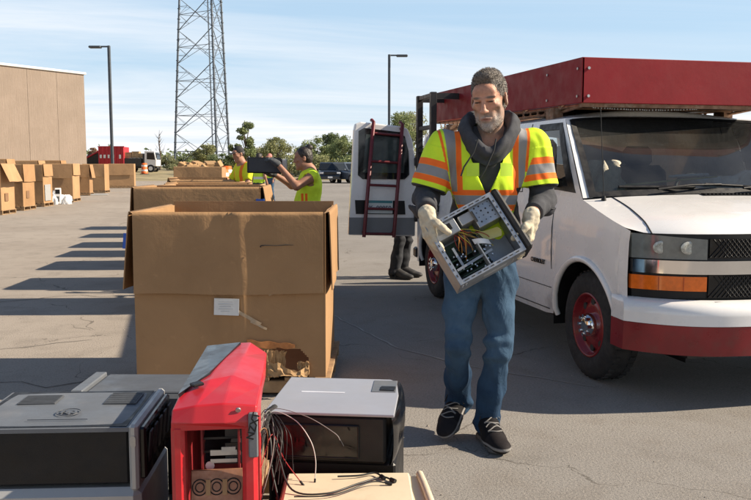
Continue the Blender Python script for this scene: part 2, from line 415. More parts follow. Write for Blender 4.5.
tag(g.build('asphalt_lot', ground_mat()), 'weathered brown grey asphalt parking lot with cracks', 'ground', kind='structure')
def field_z(y): return -.03 if y < 84.5 else min(.95, (y - 84) * .028)
mf = pm('dry_grass_field', (.27, .22, .12), .95, var=.35, scale=.35, bumps=.6, bscale=3, dirt=(.11, .13, .05), dirt_amt=.7, dscale=.12)
g = MB(); ys = [-300, 60, 83.9, 95, 110, 125, 300, 900, 2800]
def fz(u, v): return (u, v, -.04 if v < 84 else field_z(v))
g.grid(fz, [-2200, -500, -100, 0, 100, 500, 2200], ys)
tag(g.build('field', mf), 'dry tan grass field beyond the parking lot', 'field', kind='structure')
# pale sealed crack running across the lane
def ribbon(pts, w, jit, z, name, mat, label):
    P = []
    for a, b_ in zip(pts[:-1], pts[1:]):
        n = max(2, int((Vector(b_) - Vector(a)).length / .12))
        for k in range(n): P.append(Vector(a).lerp(Vector(b_), k / n) + Vector((random.uniform(-jit, jit), random.uniform(-jit, jit))))
    P.append(Vector(pts[-1])); m = MB()
    for i in range(len(P) - 1):
        d = (P[min(i + 1, len(P) - 1)] - P[max(i - 1, 0)]); n = Vector((-d.y, d.x)).normalized()
        if i == 0: L = [P[0] + n * w * .5, P[0] - n * w * .5]
        d2 = (P[min(i + 2, len(P) - 1)] - P[i]); n2 = Vector((-d2.y, d2.x)).normalized(); ww = w * random.uniform(.4, 1.3) * .5
        R = [P[i + 1] + n2 * ww, P[i + 1] - n2 * ww]
        m.add([(*L[0], z), (*L[1], z), (*R[1], z), (*R[0], z)], [(0, 1, 2, 3)]); L = R
    return tag(m.build(name, mat), label, 'pavement', kind='structure')
mseal = pm('pale_crack_filler', (.36, .34, .31), .9, var=.2)
mcrk = pm('open_crack', (.05, .043, .036), .95, var=.3)
ribbon([(1.15, 9.1), (1.45, 7.4), (1.62, 6.3), (2.05, 5.5), (2.6, 4.9)], .016, .014, .004, 'pavement_seam', mseal, 'thin pale filled crack across the dark lane')
ribbon([(-3.2, 6.0), (-2.3, 5.75), (-1.5, 6.05), (-.9, 5.7), (-.5, 5.9)], .010, .035, .004, 'pavement_crack', mcrk, 'dark jagged crack in shaded asphalt at left')
ribbon([(-3.4, 9.6), (-2.2, 9.3), (-1.3, 9.75), (-.7, 9.55)], .014, .05, .004, 'pavement_crack', mcrk, 'dark crack crossing the second box shadow')
ribbon([(-2.6, 7.3), (-1.7, 6.9), (-.8, 7.2)], .008, .03, .004, 'pavement_crack', mcrk, 'thin crack in the sunlit patch of asphalt')

# loose grit on the asphalt
rng = random.Random(77); q = MB()
for _ in range(900):
    yy = rng.uniform(2.2, 11); xx = rng.uniform(-3.5, 5.5); s_ = rng.uniform(.002, .0065) * (1.6 if rng.random() < .08 else 1)
    a_ = rng.uniform(0, 6.3); P_ = [(xx + s_ * cos(a_ + k * 1.57) * rng.uniform(.6, 1.3), yy + s_ * sin(a_ + k * 1.57) * rng.uniform(.6, 1.3), .001) for k in range(4)]
    q.add(P_ + [(xx, yy, s_ * rng.uniform(.6, 1.1))], [(0, 1, 4), (1, 2, 4), (2, 3, 4), (3, 0, 4)])
tag(q.build('gravel', pm('loose_grit', (.30, .26, .22), .9, var=.6, scale=9)), 'small loose grit scattered over the asphalt lot', 'gravel', kind='stuff')

# ------------------------------------------------------------------ building at the left
def building():
    m, nt, b = nodes('ribbed_precast_concrete'); co = coord(nt)
    f = noise(nt, co, .5, 5, .6, .3)
    c = mixc(nt, ramp(nt, f, .3, .7), (.225, .178, .142), (.275, .218, .176))
    mp = nn(nt, 'ShaderNodeMapping'); mp.inputs['Scale'].default_value = (1, 1, .05); nt.links.new(co, mp.inputs['Vector'])
    st = noise(nt, mp.outputs[0], 3.2, 5, .6)
    c = mixc(nt, ramp(nt, st, .5, .75, 0, .3), c, (.20, .15, .112))
    gr = noise(nt, co, 6, 4, .7)
    c = mixc(nt, ramp(nt, gr, .35, .65, 0, .3), c, (.22, .165, .12))
    nt.links.new(c, b.inputs['Base Color']); b.inputs['Roughness'].default_value = .95
    mp3 = nn(nt, 'ShaderNodeMapping'); mp3.inputs['Scale'].default_value = (1, 1, .12); nt.links.new(co, mp3.inputs['Vector'])
    bump(nt, b, noise(nt, mp3.outputs[0], 9, 3, .7), .8, .05)
    az = radians(44.4); L = 60.0
    root = thing('industrial_building', 'long windowless tan concrete building with white roof edge', 'building', (-8.25, 75.0, 0), pi / 2 - az)
    hgt = 9.15; tones = m
    for k in range(22):
        x1 = -k * 2.75; x0 = x1 - 2.75
        p = MB(); p.box(((x0 + x1) / 2, .15, hgt / 2), (2.735, .3, hgt), bev=.008)
        p.build('wall_panel', m, root)
    p = MB(); p.box((-30, 20.35, hgt / 2 - .15), (59.8, 40, hgt - .35)); p.build('wall', m, root)
    p = MB(); p.box((-30, .12, hgt + .08), (60.3, .5, .20), bev=.03); p.build('roof_coping', pm('white_coping', (.62, .60, .56), .5, var=.04), root)
    for x, h in ((-31.5, 1.0), (-40, .9), (-25, 1.1)):
        p = MB(); p.cyl((x, 2.2, hgt), (x, 2.2, hgt + h), .16, .16, 10); p.cyl((x, 2.2, hgt + h), (x, 2.2, hgt + h + .22), .28, .1, 10)
        p.build('roof_vent', MAT['steel'], root)
building()

# ------------------------------------------------------------------ lattice tower
def tower(cx, cy, width, topw, h):
    root = thing('lattice_tower', 'tall three legged steel lattice radio tower', 'tower', (cx, cy, field_z(cy)), -YAW - .04)
    def leg(k, z):
        t = z / h; a = (width * (1 - t) + topw * t) / sqrt(3)
        ang = (pi, -pi / 3, pi / 3)[k]
        return Vector((a * cos(ang), a * sin(ang), z))
    for k in range(3):
        p = MB(); p.tube([leg(k, z) for z in np.linspace(0, h, 20)], [.17 - .09 * t for t in np.linspace(0, 1, 20)], 8)
        for z in np.arange(1.0, h, 1.45): p.cyl(leg(k, z) - Vector((0, 0, .05)), leg(k, z) + Vector((0, 0, .05)), .23, .23, 8)
        p.build('leg', MAT['tower'], root)
    zs = [0]; 
    while zs[-1] < h - 3: zs.append(zs[-1] + max(2.2, 5.2 * (1 - zs[-1] / h * .55)))
    for a, b_ in ((0, 1), (1, 2), (2, 0)):
        p = MB()
        for z0, z1 in zip(zs[:-1], zs[1:]):
            zm = (z0 + z1) / 2
            p.cyl(leg(a, z0), leg(b_, z1), .06 if (a, b_) != (2, 0) else .04, n=6); p.cyl(leg(b_, z0), leg(a, z1), .06 if (a, b_) == (1, 2) else .035, n=6)
            A, B = leg(a, zm), leg(b_, zm); p.cyl(A, B, .04, n=6)
            q0 = leg(a, z0).lerp(leg(b_, z1), .25); q1 = leg(a, z1).lerp(leg(b_, z0), .25)
            q2 = leg(b_, z0).lerp(leg(a, z1), .25); q3 = leg(b_, z1).lerp(leg(a, z0), .25)
            for q, l in ((q0, a), (q1, a), (q2, b_), (q3, b_)):
                p.cyl(q, leg(l, q.z), .024, n=5); p.cyl(q, leg(l, zm), .024, n=5)
        p.build('bracing', MAT['tower'], root)
    p = MB()
    for s in (-.2, .2): p.tube([leg(1, z) + Vector((-.5, s - .1, 0)) for z in np.linspace(1, h, 12)], .045, 5)
    for z in np.arange(1, h, .9): p.cyl(leg(1, z) + Vector((-.5, -.3, 0)), leg(1, z) + Vector((-.5, .1, 0)), .03, n=5)
    p.build('ladder', MAT['tower'], root)
    p = MB(); z = 23.6
    p.cyl(leg(1, z), leg(1, z) + Vector((1.3, 0, 0)), .05, n=6); p.cyl(leg(1, z) + Vector((1.3, 0, -.4)), leg(1, z) + Vector((1.3, 0, 3.0)), .07, n=8)
    p.build('antenna', MAT['tower'], root)
tower(3.0, 123.0, 8.3, 1.2, 78.0)

# ------------------------------------------------------------------ lamp posts
def lamp_post(x, y, h, rz, label):
    r = thing('lamp_post', label, 'lamp post', (x, y, 0), rz, 'lamp posts of the parking lot')
    p = MB(); p.box((0, 0, h / 2), (.19, .19, h), bev=.03); p.build('pole', MAT['pole'], r)
    p = MB(); p.cyl((0, 0, 0), (0, 0, .75), .36, .36, 16); p.build('base', pm('concrete_base', (.4, .38, .35), .9), r)
    p = MB(); p.box((-.45, 0, h - .07), (.75, .10, .10)); p.build('arm', MAT['pole'], r)
    p = MB(); p.box((-.95, 0, h - .10), (.85, .42, .16), bev=.05); p.build('lamp_head', MAT['pole'], r)
lamp_post(-5.06, 61.6, 9.8, -YAW, 'grey square lamp post standing near the tan building')
lamp_post(14.9, 61.0, 9.7, pi - YAW, 'grey square lamp post rising behind the open van door')

# ------------------------------------------------------------------ trees and shrubs
def leaf_mat(name, col):
    m, nt, b = nodes(name); co = coord(nt)
    f = noise(nt, co, .9, 3)
    g2 = noise(nt, co, 6, 2)
    c = mixc(nt, ramp(nt, f, .35, .65), [x * .55 for x in col], [x * 1.35 for x in col])
    c = mixc(nt, ramp(nt, g2, .4, .7, 0, .45), c, (col[0] * 2.0, col[1] * 1.7, col[2] * 1.1))
    nt.links.new(c, b.inputs['Base Color']); b.inputs['Roughness'].default_value = .7
    b.inputs['Transmission Weight'].default_value = 0.0
    tl = nn(nt, 'ShaderNodeBsdfTranslucent'); nt.links.new(c, tl.inputs[0])
    mx = nn(nt, 'ShaderNodeMixShader'); mx.inputs[0].default_value = .3
    nt.links.new(b.outputs[0], mx.inputs[1]); nt.links.new(tl.outputs[0], mx.inputs[2]); nt.links.new(mx.outputs[0], nt.nodes['Material Output'].inputs[0])
    return m
LEAF = {k: leaf_mat('leaf_' + k, c) for k, c in dict(mid=(.19, .235, .11), dark=(.14, .185, .09), pale=(.28, .30, .18), yellow=(.23, .25, .125)).items()}  # leaf colours lightened to stand for haze over the distance
def leaves(p, blobs, n, size, rng):
    for _ in range(n):
        c, r = blobs[rng.randrange(len(blobs))]
        d = Vector((rng.gauss(0, 1), rng.gauss(0, 1), rng.gauss(0, 1))).normalized() * (rng.random() ** .45)
        q = Vector(c) + Vector((d.x * r[0], d.y * r[1], d.z * r[2]))
        u = Vector((rng.gauss(0, 1), rng.gauss(0, 1), rng.gauss(0, 1))).normalized(); w = u.orthogonal().normalized()
        w = (w * cos(rng.random() * 6.3) + u.cross(w) * sin(rng.random() * 6.3)).normalized(); v = u.cross(w)
        s = size * rng.uniform(.5, 1.25)
        p.add([q - w * s, q + v * s * .5, q + w * s, q - v * s * .5], [(0, 1, 2, 3)])
def tree(x, y, h, w, kind, label, shape='round', n=1500, size=.26, seed=0, cat='tree', name='tree'):
    rng = random.Random(seed); z0 = field_z(y)
    r = thing(name, label, cat, (x, y, z0), 0, 'trees beyond the parking lot' if cat == 'tree' else 'shrubs at the edge of the field')
    p = MB(); top = h * .72
    lean = rng.uniform(-.06, .06)
    p.tube([(lean * t * h, 0, t * top) for t in (0, .15, .4, .7, 1)], [h * .035, h * .026, h * .02, h * .013, h * .005], 7)
    blobs = []
    for k in range(24):
        t = rng.uniform(.30, .92) if shape != 'bush' else rng.uniform(.12, .8); a = rng.uniform(0, 6.28)
        ww = {'round': sin(pi * (t * .95)) ** .6, 'tall': .75 * (1.1 - t) ** .4, 'bush': 1.0 * (1.15 - t) ** .5}[shape]
        rad = w / 2 * ww * rng.uniform(.35, .95)
        c = (rad * cos(a) + lean * t * h, rad * sin(a), t * h)
        rr = w * rng.uniform(.11, .22)
        blobs.append((c, (rr, rr, rr * rng.uniform(.6, 1.0))))
        p.tube([(lean * t * h * .6, 0, t * h * .6), (c[0] * .6, c[1] * .6, t * h * .85), c], [h * .011, h * .007, h * .003], 5)
    blobs.append(((lean * h, 0, h * .93), (w * .13, w * .13, h * .08)))
    p.build('trunk', MAT['bark'], r)
    q = MB(); leaves(q, blobs, n, size, rng); q.build('crown', LEAF[kind], r)
    return r
TR = [  # picture column, distance, height, width, kind, shape, label
    (247, 98, 6.6, 3.0, 'mid', 'tall', 'tall narrow grey green tree behind the man in the black cap'),
    (238, 105, 4.2, 2.6, 'mid', 'round', 'small green tree leaning against the tall narrow tree'),
    (206, 118, 4.4, 4.4, 'yellow', 'round', 'yellow green bushy tree seen through the tower legs'),
    (279, 112, 5.3, 4.6, 'yellow', 'round', 'yellowish rounded tree above the black monitor'),
    (262, 120, 4.0, 3.4, 'pale', 'round', 'pale low tree left of the yellowish rounded tree'),
    (319, 104, 4.9, 4.2, 'mid', 'round', 'green tree above the hood of the black sport utility'),
    (331, 110, 5.8, 4.0, 'dark', 'tall', 'dark green pointed tree behind the black sport utility'),
    (345, 100, 5.0, 4.4, 'mid', 'round', 'dense green tree touching the edge of the van door'),
    (305, 125, 4.4, 4.2, 'dark', 'round', 'dark tree behind the bun of the woman'),
    (393, 96, 7.5, 5.4, 'mid', 'round', 'broad tree rising over the top of the van door'),
    (412, 100, 7.9, 5.2, 'pale', 'round', 'pale green tree between the van door and the red rack'),
    (375, 108, 6.0, 5.0, 'dark', 'round', 'dark tree hidden behind the ladder of the van door'),
    (452, 104, 6.6, 6.0, 'mid', 'round', 'green tree hidden behind the white van'),
    (187, 125, 3.2, 3.6, 'mid', 'bush', 'low green bush under the left tower leg'),
    (168, 122, 3.0, 4.0, 'pale', 'bush', 'pale bush beside the orange and white barrel'),
    (222, 108, 3.0, 4.0, 'dark', 'bush', 'dark bush under the right tower legs'),
    (290, 96, 2.7, 5.0, 'yellow', 'bush', 'bright low bush between the monitor and the woman'),
    (325, 95, 2.6, 6.0, 'yellow', 'bush', 'bright green hedge bush behind the dark vehicles'),
    (352, 95, 2.8, 6.0, 'mid', 'bush', 'green bush behind the grey car'),
]
for i, (px, D, h, w, kind, shape, label) in enumerate(TR):
    az = YAW + atan((px - 375.5) / F0)
    b_ = shape == 'bush'
    tree(D * sin(az), D * cos(az), h - field_z(D * cos(az)) + 1.0 * 0, w, kind, label, shape, 6500 if not b_ else 4000, .125, 11 + i, 'shrub' if b_ else 'tree', 'shrub' if b_ else 'tree')
# bare tree
az = YAW + atan((161.0 - 375.5) / F0); D = 118
rb = thing('bare_tree', 'thin leafless tree near the white truck', 'tree', (D * sin(az), D * cos(az), field_z(D * cos(az))))
p = MB(); rng = random.Random(3)
p.tube([(0, 0, 0), (.1, 0, 2), (-.05, 0, 4), (.05, 0, 5.4)], [.13, .1, .06, .015], 6)
for k in range(26):
    z = rng.uniform(1.2, 4.8); a = rng.uniform(0, 6.3); L = rng.uniform(.4, 1.3) * (1.2 - z / 6)
    m_ = Vector((cos(a) * L * .6, sin(a) * L * .6, z + L * .6)); e = Vector((cos(a + .4) * L, sin(a + .4) * L, z + L * 1.3))
    p.tube([(0, 0, z), m_, e], [.04, .022, .008], 4)
p.build('trunk', MAT['bark'], rb)
# far tree belt reads as one mass
rng = random.Random(5); q = MB(); bl = []
for k in range(90):
    x = rng.uniform(-120, 130); y = 190 + rng.uniform(-12, 12); r0 = rng.uniform(1.8, 3.6)
    bl.append(((x, y, .9 + r0 * .5), (r0 * 1.5, r0, r0)))
leaves(q, bl, 9000, .55, rng)
tag(q.build('treeline', LEAF['dark']), 'far low belt of green trees along the horizon', 'treeline', kind='stuff')

# ------------------------------------------------------------------ pallets and cardboard boxes
def make_pallet(label, loc, rz, w=1.2, d=1.02, h=.125, group='pallets under the boxes'):
    r = thing('wooden_pallet', label, 'pallet', loc, rz, group)
    p = MB()
    for k in range(7): p.box((-w / 2 + .05 + k * (w - .10) / 6, 0, h - .011), (.10, d, .022), (0, 0, random.uniform(-.01, .01)), bev=.003)
    p.build('deck', MAT['wood'], r)
    for k in (-1, 0, 1):
        p = MB(); p.box((0, k * (d / 2 - .03), h / 2), (w, .045, h - .048), bev=.004); p.build('stringer', MAT['wood'], r)
    p = MB()
    for k in (-1, 0, 1): p.box((k * (w / 2 - .06), 0, .012), (.10, d, .022), bev=.003)
    p.build('bottom_board', MAT['wood'], r)
    return r

def gaylord(label, loc, rz, w, d, h, flaps, mi=0, seed=0, group='cardboard boxes in the left row', fine=False, back_up=0.0):
    """bulk box: root mesh = the four walls; flaps = {side: (length, tilt out in degrees)}"""
    rng = random.Random(seed); T = .011; mt = MAT['card'][mi]
    ph = [rng.uniform(0, 6.3) for _ in range(8)]
    n = 40 if fine else 12
    def warp(u, v, k):
        b_ = .016 * sin(pi * u) * sin(pi * min(1, v * .9)) * sin(ph[k] + 2.2 * u) + .005 * sin(9 * u + ph[k]) * v
        if fine and k == 0:
            for cu, a, s in ((.50, .010, .010), (.56, -.012, .013), (.43, .006, .006)): b_ -= a * math.exp(-((u - cu - .015 * (1 - v)) / s) ** 2) * (.35 + .65 * v)
            b_ += .004 * sin(31 * u + 4 * v) * math.exp(-((u - .52) / .2) ** 2)
        return b_
    sides = {'front': ((-w / 2, -d / 2), (w / 2, -d / 2), (0, -1)), 'right': ((w / 2, -d / 2), (w / 2, d / 2), (1, 0)),
             'back': ((w / 2, d / 2), (-w / 2, d / 2), (0, 1)), 'left': ((-w / 2, d / 2), (-w / 2, -d / 2), (-1, 0))}
    us = list(np.linspace(0, 1, n + 1)); vs = list(np.linspace(0, 1, n // 2 + 1))
    p = MB(); fl = []
    for k, (sn, (a, b_, nr)) in enumerate(sides.items()):
        a = Vector(a); b_ = Vector(b_); nr = Vector(nr); zt = h + (back_up if sn == 'back' else 0)
        def fn(u, v, a=a, b_=b_, nr=nr, k=k, zt=zt):
            q = a.lerp(b_, u) + nr * warp(u, v, k)
            return (q.x, q.y, zt * v)
        if not (fine and sn == 'front'):
            p.slab(fn, us, vs, (-nr.x * T, -nr.y * T, 0))
        else:
            hole = lambda u, v: (.665 < u < .915 and v < .150 + .035 * sin(pi * (u - .665) / .25) - .03 * max(0, u - .84) * 10 + .007 * sin(60 * u))
            uf = list(np.linspace(0, 1, 101)); vf = list(np.linspace(0, 1, 81))
            P = [fn(u, v) for u in uf for v in vf]; fs = []
            for i in range(100):
                for j in range(80):
                    if not hole((uf[i] + uf[i + 1]) / 2, (vf[j] + vf[j + 1]) / 2): fs.append((i * 81 + j, (i + 1) * 81 + j, (i + 1) * 81 + j + 1, i * 81 + j + 1))
            p.add(P, fs, 0, True); p.add([(q[0], q[1] + T, q[2]) for q in P], [f[::-1] for f in fs], 0, True)
            p.grid(lambda u, v: Vector(fn(u, 1)) + Vector((0, T * v, 0)), uf, [0, 1], flip=True)
        if sn in flaps:
            L, tl = flaps[sn][:2]; tl = radians(tl); cut = .02
            off = 1.0 if len(flaps[sn]) < 3 else flaps[sn][2]
            def ff(u, v, a=a, b_=b_, nr=nr, k=k, L=L, tl=tl, zt=zt, off=off):
                q = a.lerp(b_, cut * .4 + u * (1 - cut * .8)); s = L * v
                th = tl * (1 - .0 * v)
                rad = .016
                if s < rad * 2.2:
                    g_ = s / (rad * 2.2) * (pi - th); o = rad * (1 - cos(g_)) * .5 ; z = zt + rad * .7 * sin(g_)
                    o = .004 + rad * (1 - cos(g_)) * .62
                else:
                    ss = s - rad * 2.2; o = .004 + rad * 1.24 + ss * sin(th); z = zt - ss * cos(th)
                o += .006 * sin(5 * u + ph[k]) * v + .004 * sin(13 * u + ph[k + 2]) * v + (warp(u, 1 - .5 * v, k) if k == 0 else 0)
                z += .006 * sin(7 * u + ph[k + 1]) * v
                q2 = q + nr * o
                return (q2.x, q2.y, z)
            fl.append((ff, nr))
    p.box((0, 0, .012), (w - .03, d - .03, .015))
    root = tag(p.build('cardboard_box', mt, None, loc, rz), label, 'box', group)
    for ff, nr in fl:
        q = MB(); q.slab(ff, us, list(np.linspace(0, 1, 22)), (nr.x * .007, nr.y * .007, 0)); q.build('flap', mt, root)
    return root

# near box in the middle row
PZ = .125
RZN = radians(-12.8)
cN = Vector((-.331, 5.332)) + Vector((cos(RZN), sin(RZN))) * .595 + Vector((-sin(RZN), cos(RZN))) * .54
make_pallet('dark weathered wooden pallet under the nearest big cardboard box', (cN.x, cN.y, 0), RZN, 1.26, 1.1, PZ, 'pallets under the middle row')
nb = gaylord('big brown cardboard box nearest the camera with torn lower corner and paper label', (cN.x, cN.y, PZ), RZN, 1.19, 1.08, 1.035,
             {'front': (.535, 1.0), 'left': (.52, 5.5), 'right': (.52, 1.0)}, 0, 4, 'cardboard boxes in the middle row', True, .03)
def nbp(px, z): return -.595 + (px - 137) / 189 * 1.19      # column in the photo -> local x on the front face
p = MB(); p.box((nbp(228.5, 0), -.561, .452), (.155, .003, .105), (0, radians(2), 0)); lb = p.build('paper_label', MAT['paper'], nb)
p = MB()
for k, (z, wd) in enumerate(((.485, .11), (.47, .12), (.455, .09), (.44, .115), (.425, .07))): p.box((nbp(226, 0) + wd * .1, -.5635, z), (wd * .8, .002, .004))
p.build('label_print', pm('faint_print', (.5, .5, .5), .8), lb)
p = MB(); p.box((nbp(247, 0), -.553, .185), (.045, .02, .075), bev=.004); p.build('strap_end', MAT['black_plastic'], nb)
p = MB(); p.tube([(nbp(263.5, 0), -.585, .828), (nbp(264, 0), -.586, .838), (nbp(268, 0), -.586, .841), (nbp(279, 0), -.586, .8385), (nbp(288, 0), -.586, .843), (nbp(296, 0), -.585, .842)], [.005, .004, .0028, .002, .003, .0012], 5); p.build('slit', MAT['seam'], nb)
p = MB()
def tp(u, v): return (nbp(248, 0) + u * .30, -.556 - .004 * sin(u * 9) , .215 - .012 * u + (v - .5) * (.055 * (1 - .5 * u) + .01 * sin(17 * u)))
p.slab(tp, list(np.linspace(0, 1, 14)), [0, .5, 1], (0, -.0015, 0)); p.build('scuff', MAT['scorch'], nb)
for (x0, z0, x1, z1, w_) in ((270, .53, 300, .60, .03), (240, .42, 262, .34, .03), (252, .36, 268, .31, .02), (285, .57, 305, .545, .022)):
    a = Vector((nbp(x0, 0), -.557, z0)); b_ = Vector((nbp(x1, 0), -.557, z1)); d_ = (b_ - a); nrm = Vector((-d_.z, 0, d_.x)).normalized() * w_ * .35
    p = MB(); p.slab(lambda u, v: a + d_ * u + nrm * (v * 2 - 1) + Vector((0, -.003 * sin(11 * u), 0)), list(np.linspace(0, 1, 8)), [0, 1], (0, -.001, 0)); p.build('tape', MAT['tape'], nb)
# torn shreds at the lower right corner: folded layers of ripped board inside and in front of the hole
rng = random.Random(9); p = MB()
npj = [rng.uniform(-1, 1) for _ in range(400)]
def shred(x0, x1, z0, z1, y0, y1, wav, ph_):
    def f(u, v):
        k = int(u * 17 + .5); j = int(v * 4 + .5); q = npj[(k * 7 + j * 3 + int(ph_ * 31)) % 400]; q2 = npj[(k * 5 + j * 11 + int(ph_ * 17)) % 400]
        x = x0 + (x1 - x0) * u; zt = z1 + .007 * q * (v > .8)
        return (x + .008 * q2, y0 + (y1 - y0) * u - wav * (.5 + .5 * (k % 4 < 2)) * (.5 + .5 * v) + .006 * q, z0 + (zt - z0) * v + .003 * q2)
    p.slab(f, list(np.linspace(0, 1, 18)), list(np.linspace(0, 1, 5)), (0, .005, 0), smooth=False)
shred(.20, .345, .03, .168, -.535, -.515, .016, 0); shred(.205, .30, .0, .175, -.545, -.53, .012, 1.7)
p.grid(lambda u, v: (.235 + .25 * u, -.56 - .03 * v - .02 * sin(3.1 * u) + .012 * npj[int(u * 12) * 5 + int(v * 4)], .085 * (1 - v) * (.7 + .3 * sin(5 * u + 1)) + .010 * npj[int(u * 12) * 3 + int(v * 4) + 90] + .02), list(np.linspace(0, 1, 13)), list(np.linspace(0, 1, 5)), smooth=False); shred(.42, .49, .02, .10, -.53, -.545, .012, .6)
p.build('torn_board', MAT['torn'], nb)

# rest of the middle row
mid = [  # front-left corner (x, y), rot deg, w, d, h, flaps, label
    ((-.50, 8.38), -10, 1.22, 1.0, 1.115, {'front': (.55, 2), 'left': (.5, 5), 'right': (.45, 10)}, 'second box of the middle row, brown cardboard with blue tape on its corners'),
    ((-.30, 10.05), -9, 1.13, 1.02, 1.09, {'front': (.5, 3), 'left': (.45, 7), 'right': (.45, 8)}, 'third box of the middle row, beside the woman in the yellow vest'),
    ((-.28, 11.95), -8, 1.13, 1.05, 1.07, {'front': (.5, 3), 'left': (.45, 9), 'back': (.4, 8)}, 'fourth box of the middle row, lower rim behind the third'),
    ((-.32, 13.65), -9, 1.13, 1.0, 1.06, {'front': (.5, 3), 'right': (.45, 14)}, 'fifth box of the middle row, sagging brown rim'),
    ((-.28, 15.2), -8, 1.13, 1.1, 1.07, {'front': (.5, 3), 'left': (.45, 9)}, 'sixth box of the middle row, in front of the man in the black cap'),
    ((-.34, 17.3), -8, 1.13, 1.1, 1.08, {'left': (.45, 9), 'right': (.45, 9)}, 'seventh box of the middle row, in front of the tall full one'),
    ((-.28, 19.5), -8, 1.08, 1.05, 1.30, {'front': (.3, 4)}, 'tall overfilled box at the far end of the middle row'),
]
for k, (c, r, w, d, h, fl, label) in enumerate(mid):
    r = radians(r); cc = Vector(c) + Vector((cos(r), sin(r))) * w / 2 + Vector((-sin(r), cos(r))) * d / 2
    make_pallet('wooden pallet under the ' + label.split(',')[0].split(' at the')[0], (cc.x, cc.y, 0), r, w, d, PZ, 'pallets under the middle row')
    b_ = gaylord(label, (cc.x, cc.y, PZ), r, w, d, h, fl, k % 3, 20 + k, 'cardboard boxes in the middle row')
    if k == 0:
        for x, z in ((w / 2 + .012, .93), (-w / 2 - .05, .60)):
            p = MB(); p.box((x - .02, -d / 2 - .035, z), (.075, .012, .15), (0, .1, 0)); p.box((x + .014, -d / 2 + .02, z), (.012, .12, .15), (0, .1, 0)); p.build('tape', MAT['blue_tape'], b_)
    if k == 6:
        p = MB(); rng = random.Random(2)
        for _ in range(16):
            q = Vector((rng.uniform(-.42, .42), rng.uniform(-.4, .4), h + rng.uniform(-.08, .06))); p.box(q, (rng.uniform(.12, .3), rng.uniform(.12, .3), rng.uniform(.06, .18)), (rng.uniform(-.5, .5), rng.uniform(-.5, .5), rng.uniform(0, 3)), bev=.01)
        tag(p.build('packing_scrap', MAT['torn'], None, (cc.x, cc.y, PZ), r), 'heap of torn cardboard filling the tall box at the row end', 'scrap')

# left row: front-right-bottom corner on the ground, top height, etc.
rt_ = (cos(YAW), -sin(YAW)); fw_ = (sin(YAW), cos(YAW))
def gpt(px, D): l = (px - 375.5) / F0 * D; return Vector((l * rt_[0] + D * fw_[0], l * rt_[1] + D * fw_[1]))
left = [  # px of front right corner, distance, rot, w, d, total h, flaps, label
    (1.5, 24.6, -9, 1.1, 1.1, 1.52, {'right': (.62, 24), 'front': (.6, 3)}, 'nearest box of the left row with a wide flap hanging open'),
    (23.5, 27.0, -9, 1.0, 1.12, 1.50, {'front': (.62, 3), 'right': (.6, 2)}, 'box of the left row next after the one with the open flap'),
    (44.0, 29.6, -9, 1.0, 1.0, 1.50, {'front': (.62, 3), 'right': (.45, 3)}, 'box with a grey sheet on its side, left of the white computer tower'),
    (73.5, 33.6, -6, 1.15, 1.2, 1.54, {'front': (.62, 3), 'right': (.5, 2)}, 'wide box directly behind the white computer tower'),
    (90.3, 41.0, -3, .95, 1.0, 1.52, {'front': (.66, 3), 'right': (.7, 9)}, 'narrow box of the left row with a flap hanging on its right'),
    (105.5, 45.0, -7, 1.1, 1.15, 1.56, {'front': (.72, 3), 'left': (.5, 8)}, 'box between the narrow one and the widest one of the left row'),
    (135.0, 55.0, -2, 1.62, 1.1, 1.60, {'front': (.78, 3)}, 'widest and farthest box of the left row under the red container'),
]
for k, (px, D, r, w, d, ht, fl, label) in enumerate(left):
    c = gpt(px, D); r = radians(r); cc = c - Vector((cos(r), sin(r))) * w / 2 + Vector((-sin(r), cos(r))) * d / 2
    make_pallet(('wooden pallet under the nearest box of the left row', 'wooden pallet under the second box of the left row', 'wooden pallet under the box with the grey sheet', 'wooden pallet behind the white computer tower', 'wooden pallet under the narrow box of the left row', 'wooden pallet next after the one under the narrow box', 'wooden pallet under the widest and farthest box')[k], (cc.x, cc.y, 0), r, w + .06, d + .04, .14, 'pallets under the left row')
    b_ = gaylord(label, (cc.x, cc.y, .14), r, w, d, ht - .14, fl, (k + 1) % 3, 40 + k)
    if k == 2:
        p = MB(); p.box((w / 2 + .03, -.1, .36), (.012, .62, .58), bev=.004); p.build('grey_sheet', MAT['silver_plastic'], b_)
    if k in (0, 1):
        p = MB(); p.box((w / 2 + .021, -.15, .38), (.008, .26, .24)); p.build('printed_mark', pm('faded_print', (.20, .11, .055), .85), b_)
for k, (px, D, w, label) in enumerate(((8, 30.5, 1.3, 'tall box behind the open flap box, close to the tan building'), (41, 34.0, 1.2, 'tall box standing between the left row and the building'), (62, 38.5, 1.3, 'pale topped box behind the white computer tower row'))):
    c = gpt(px, D); cc = c + Vector((-.6, .5))
    make_pallet(('wooden pallet under the tall box close to the tan building', 'wooden pallet under the tall box between row and building', 'wooden pallet under the pale topped box behind the row')[k], (cc.x, cc.y, 0), -.1, w, 1.04, .14, 'pallets under the back row')
    gaylord(label, (cc.x, cc.y, .14), -.1, w, 1.0, (1.56, 1.52, 1.56)[k], {'front': (.4, 3), 'right': (.4, 8)}, k % 3, 70 + k, 'cardboard boxes behind the left row')

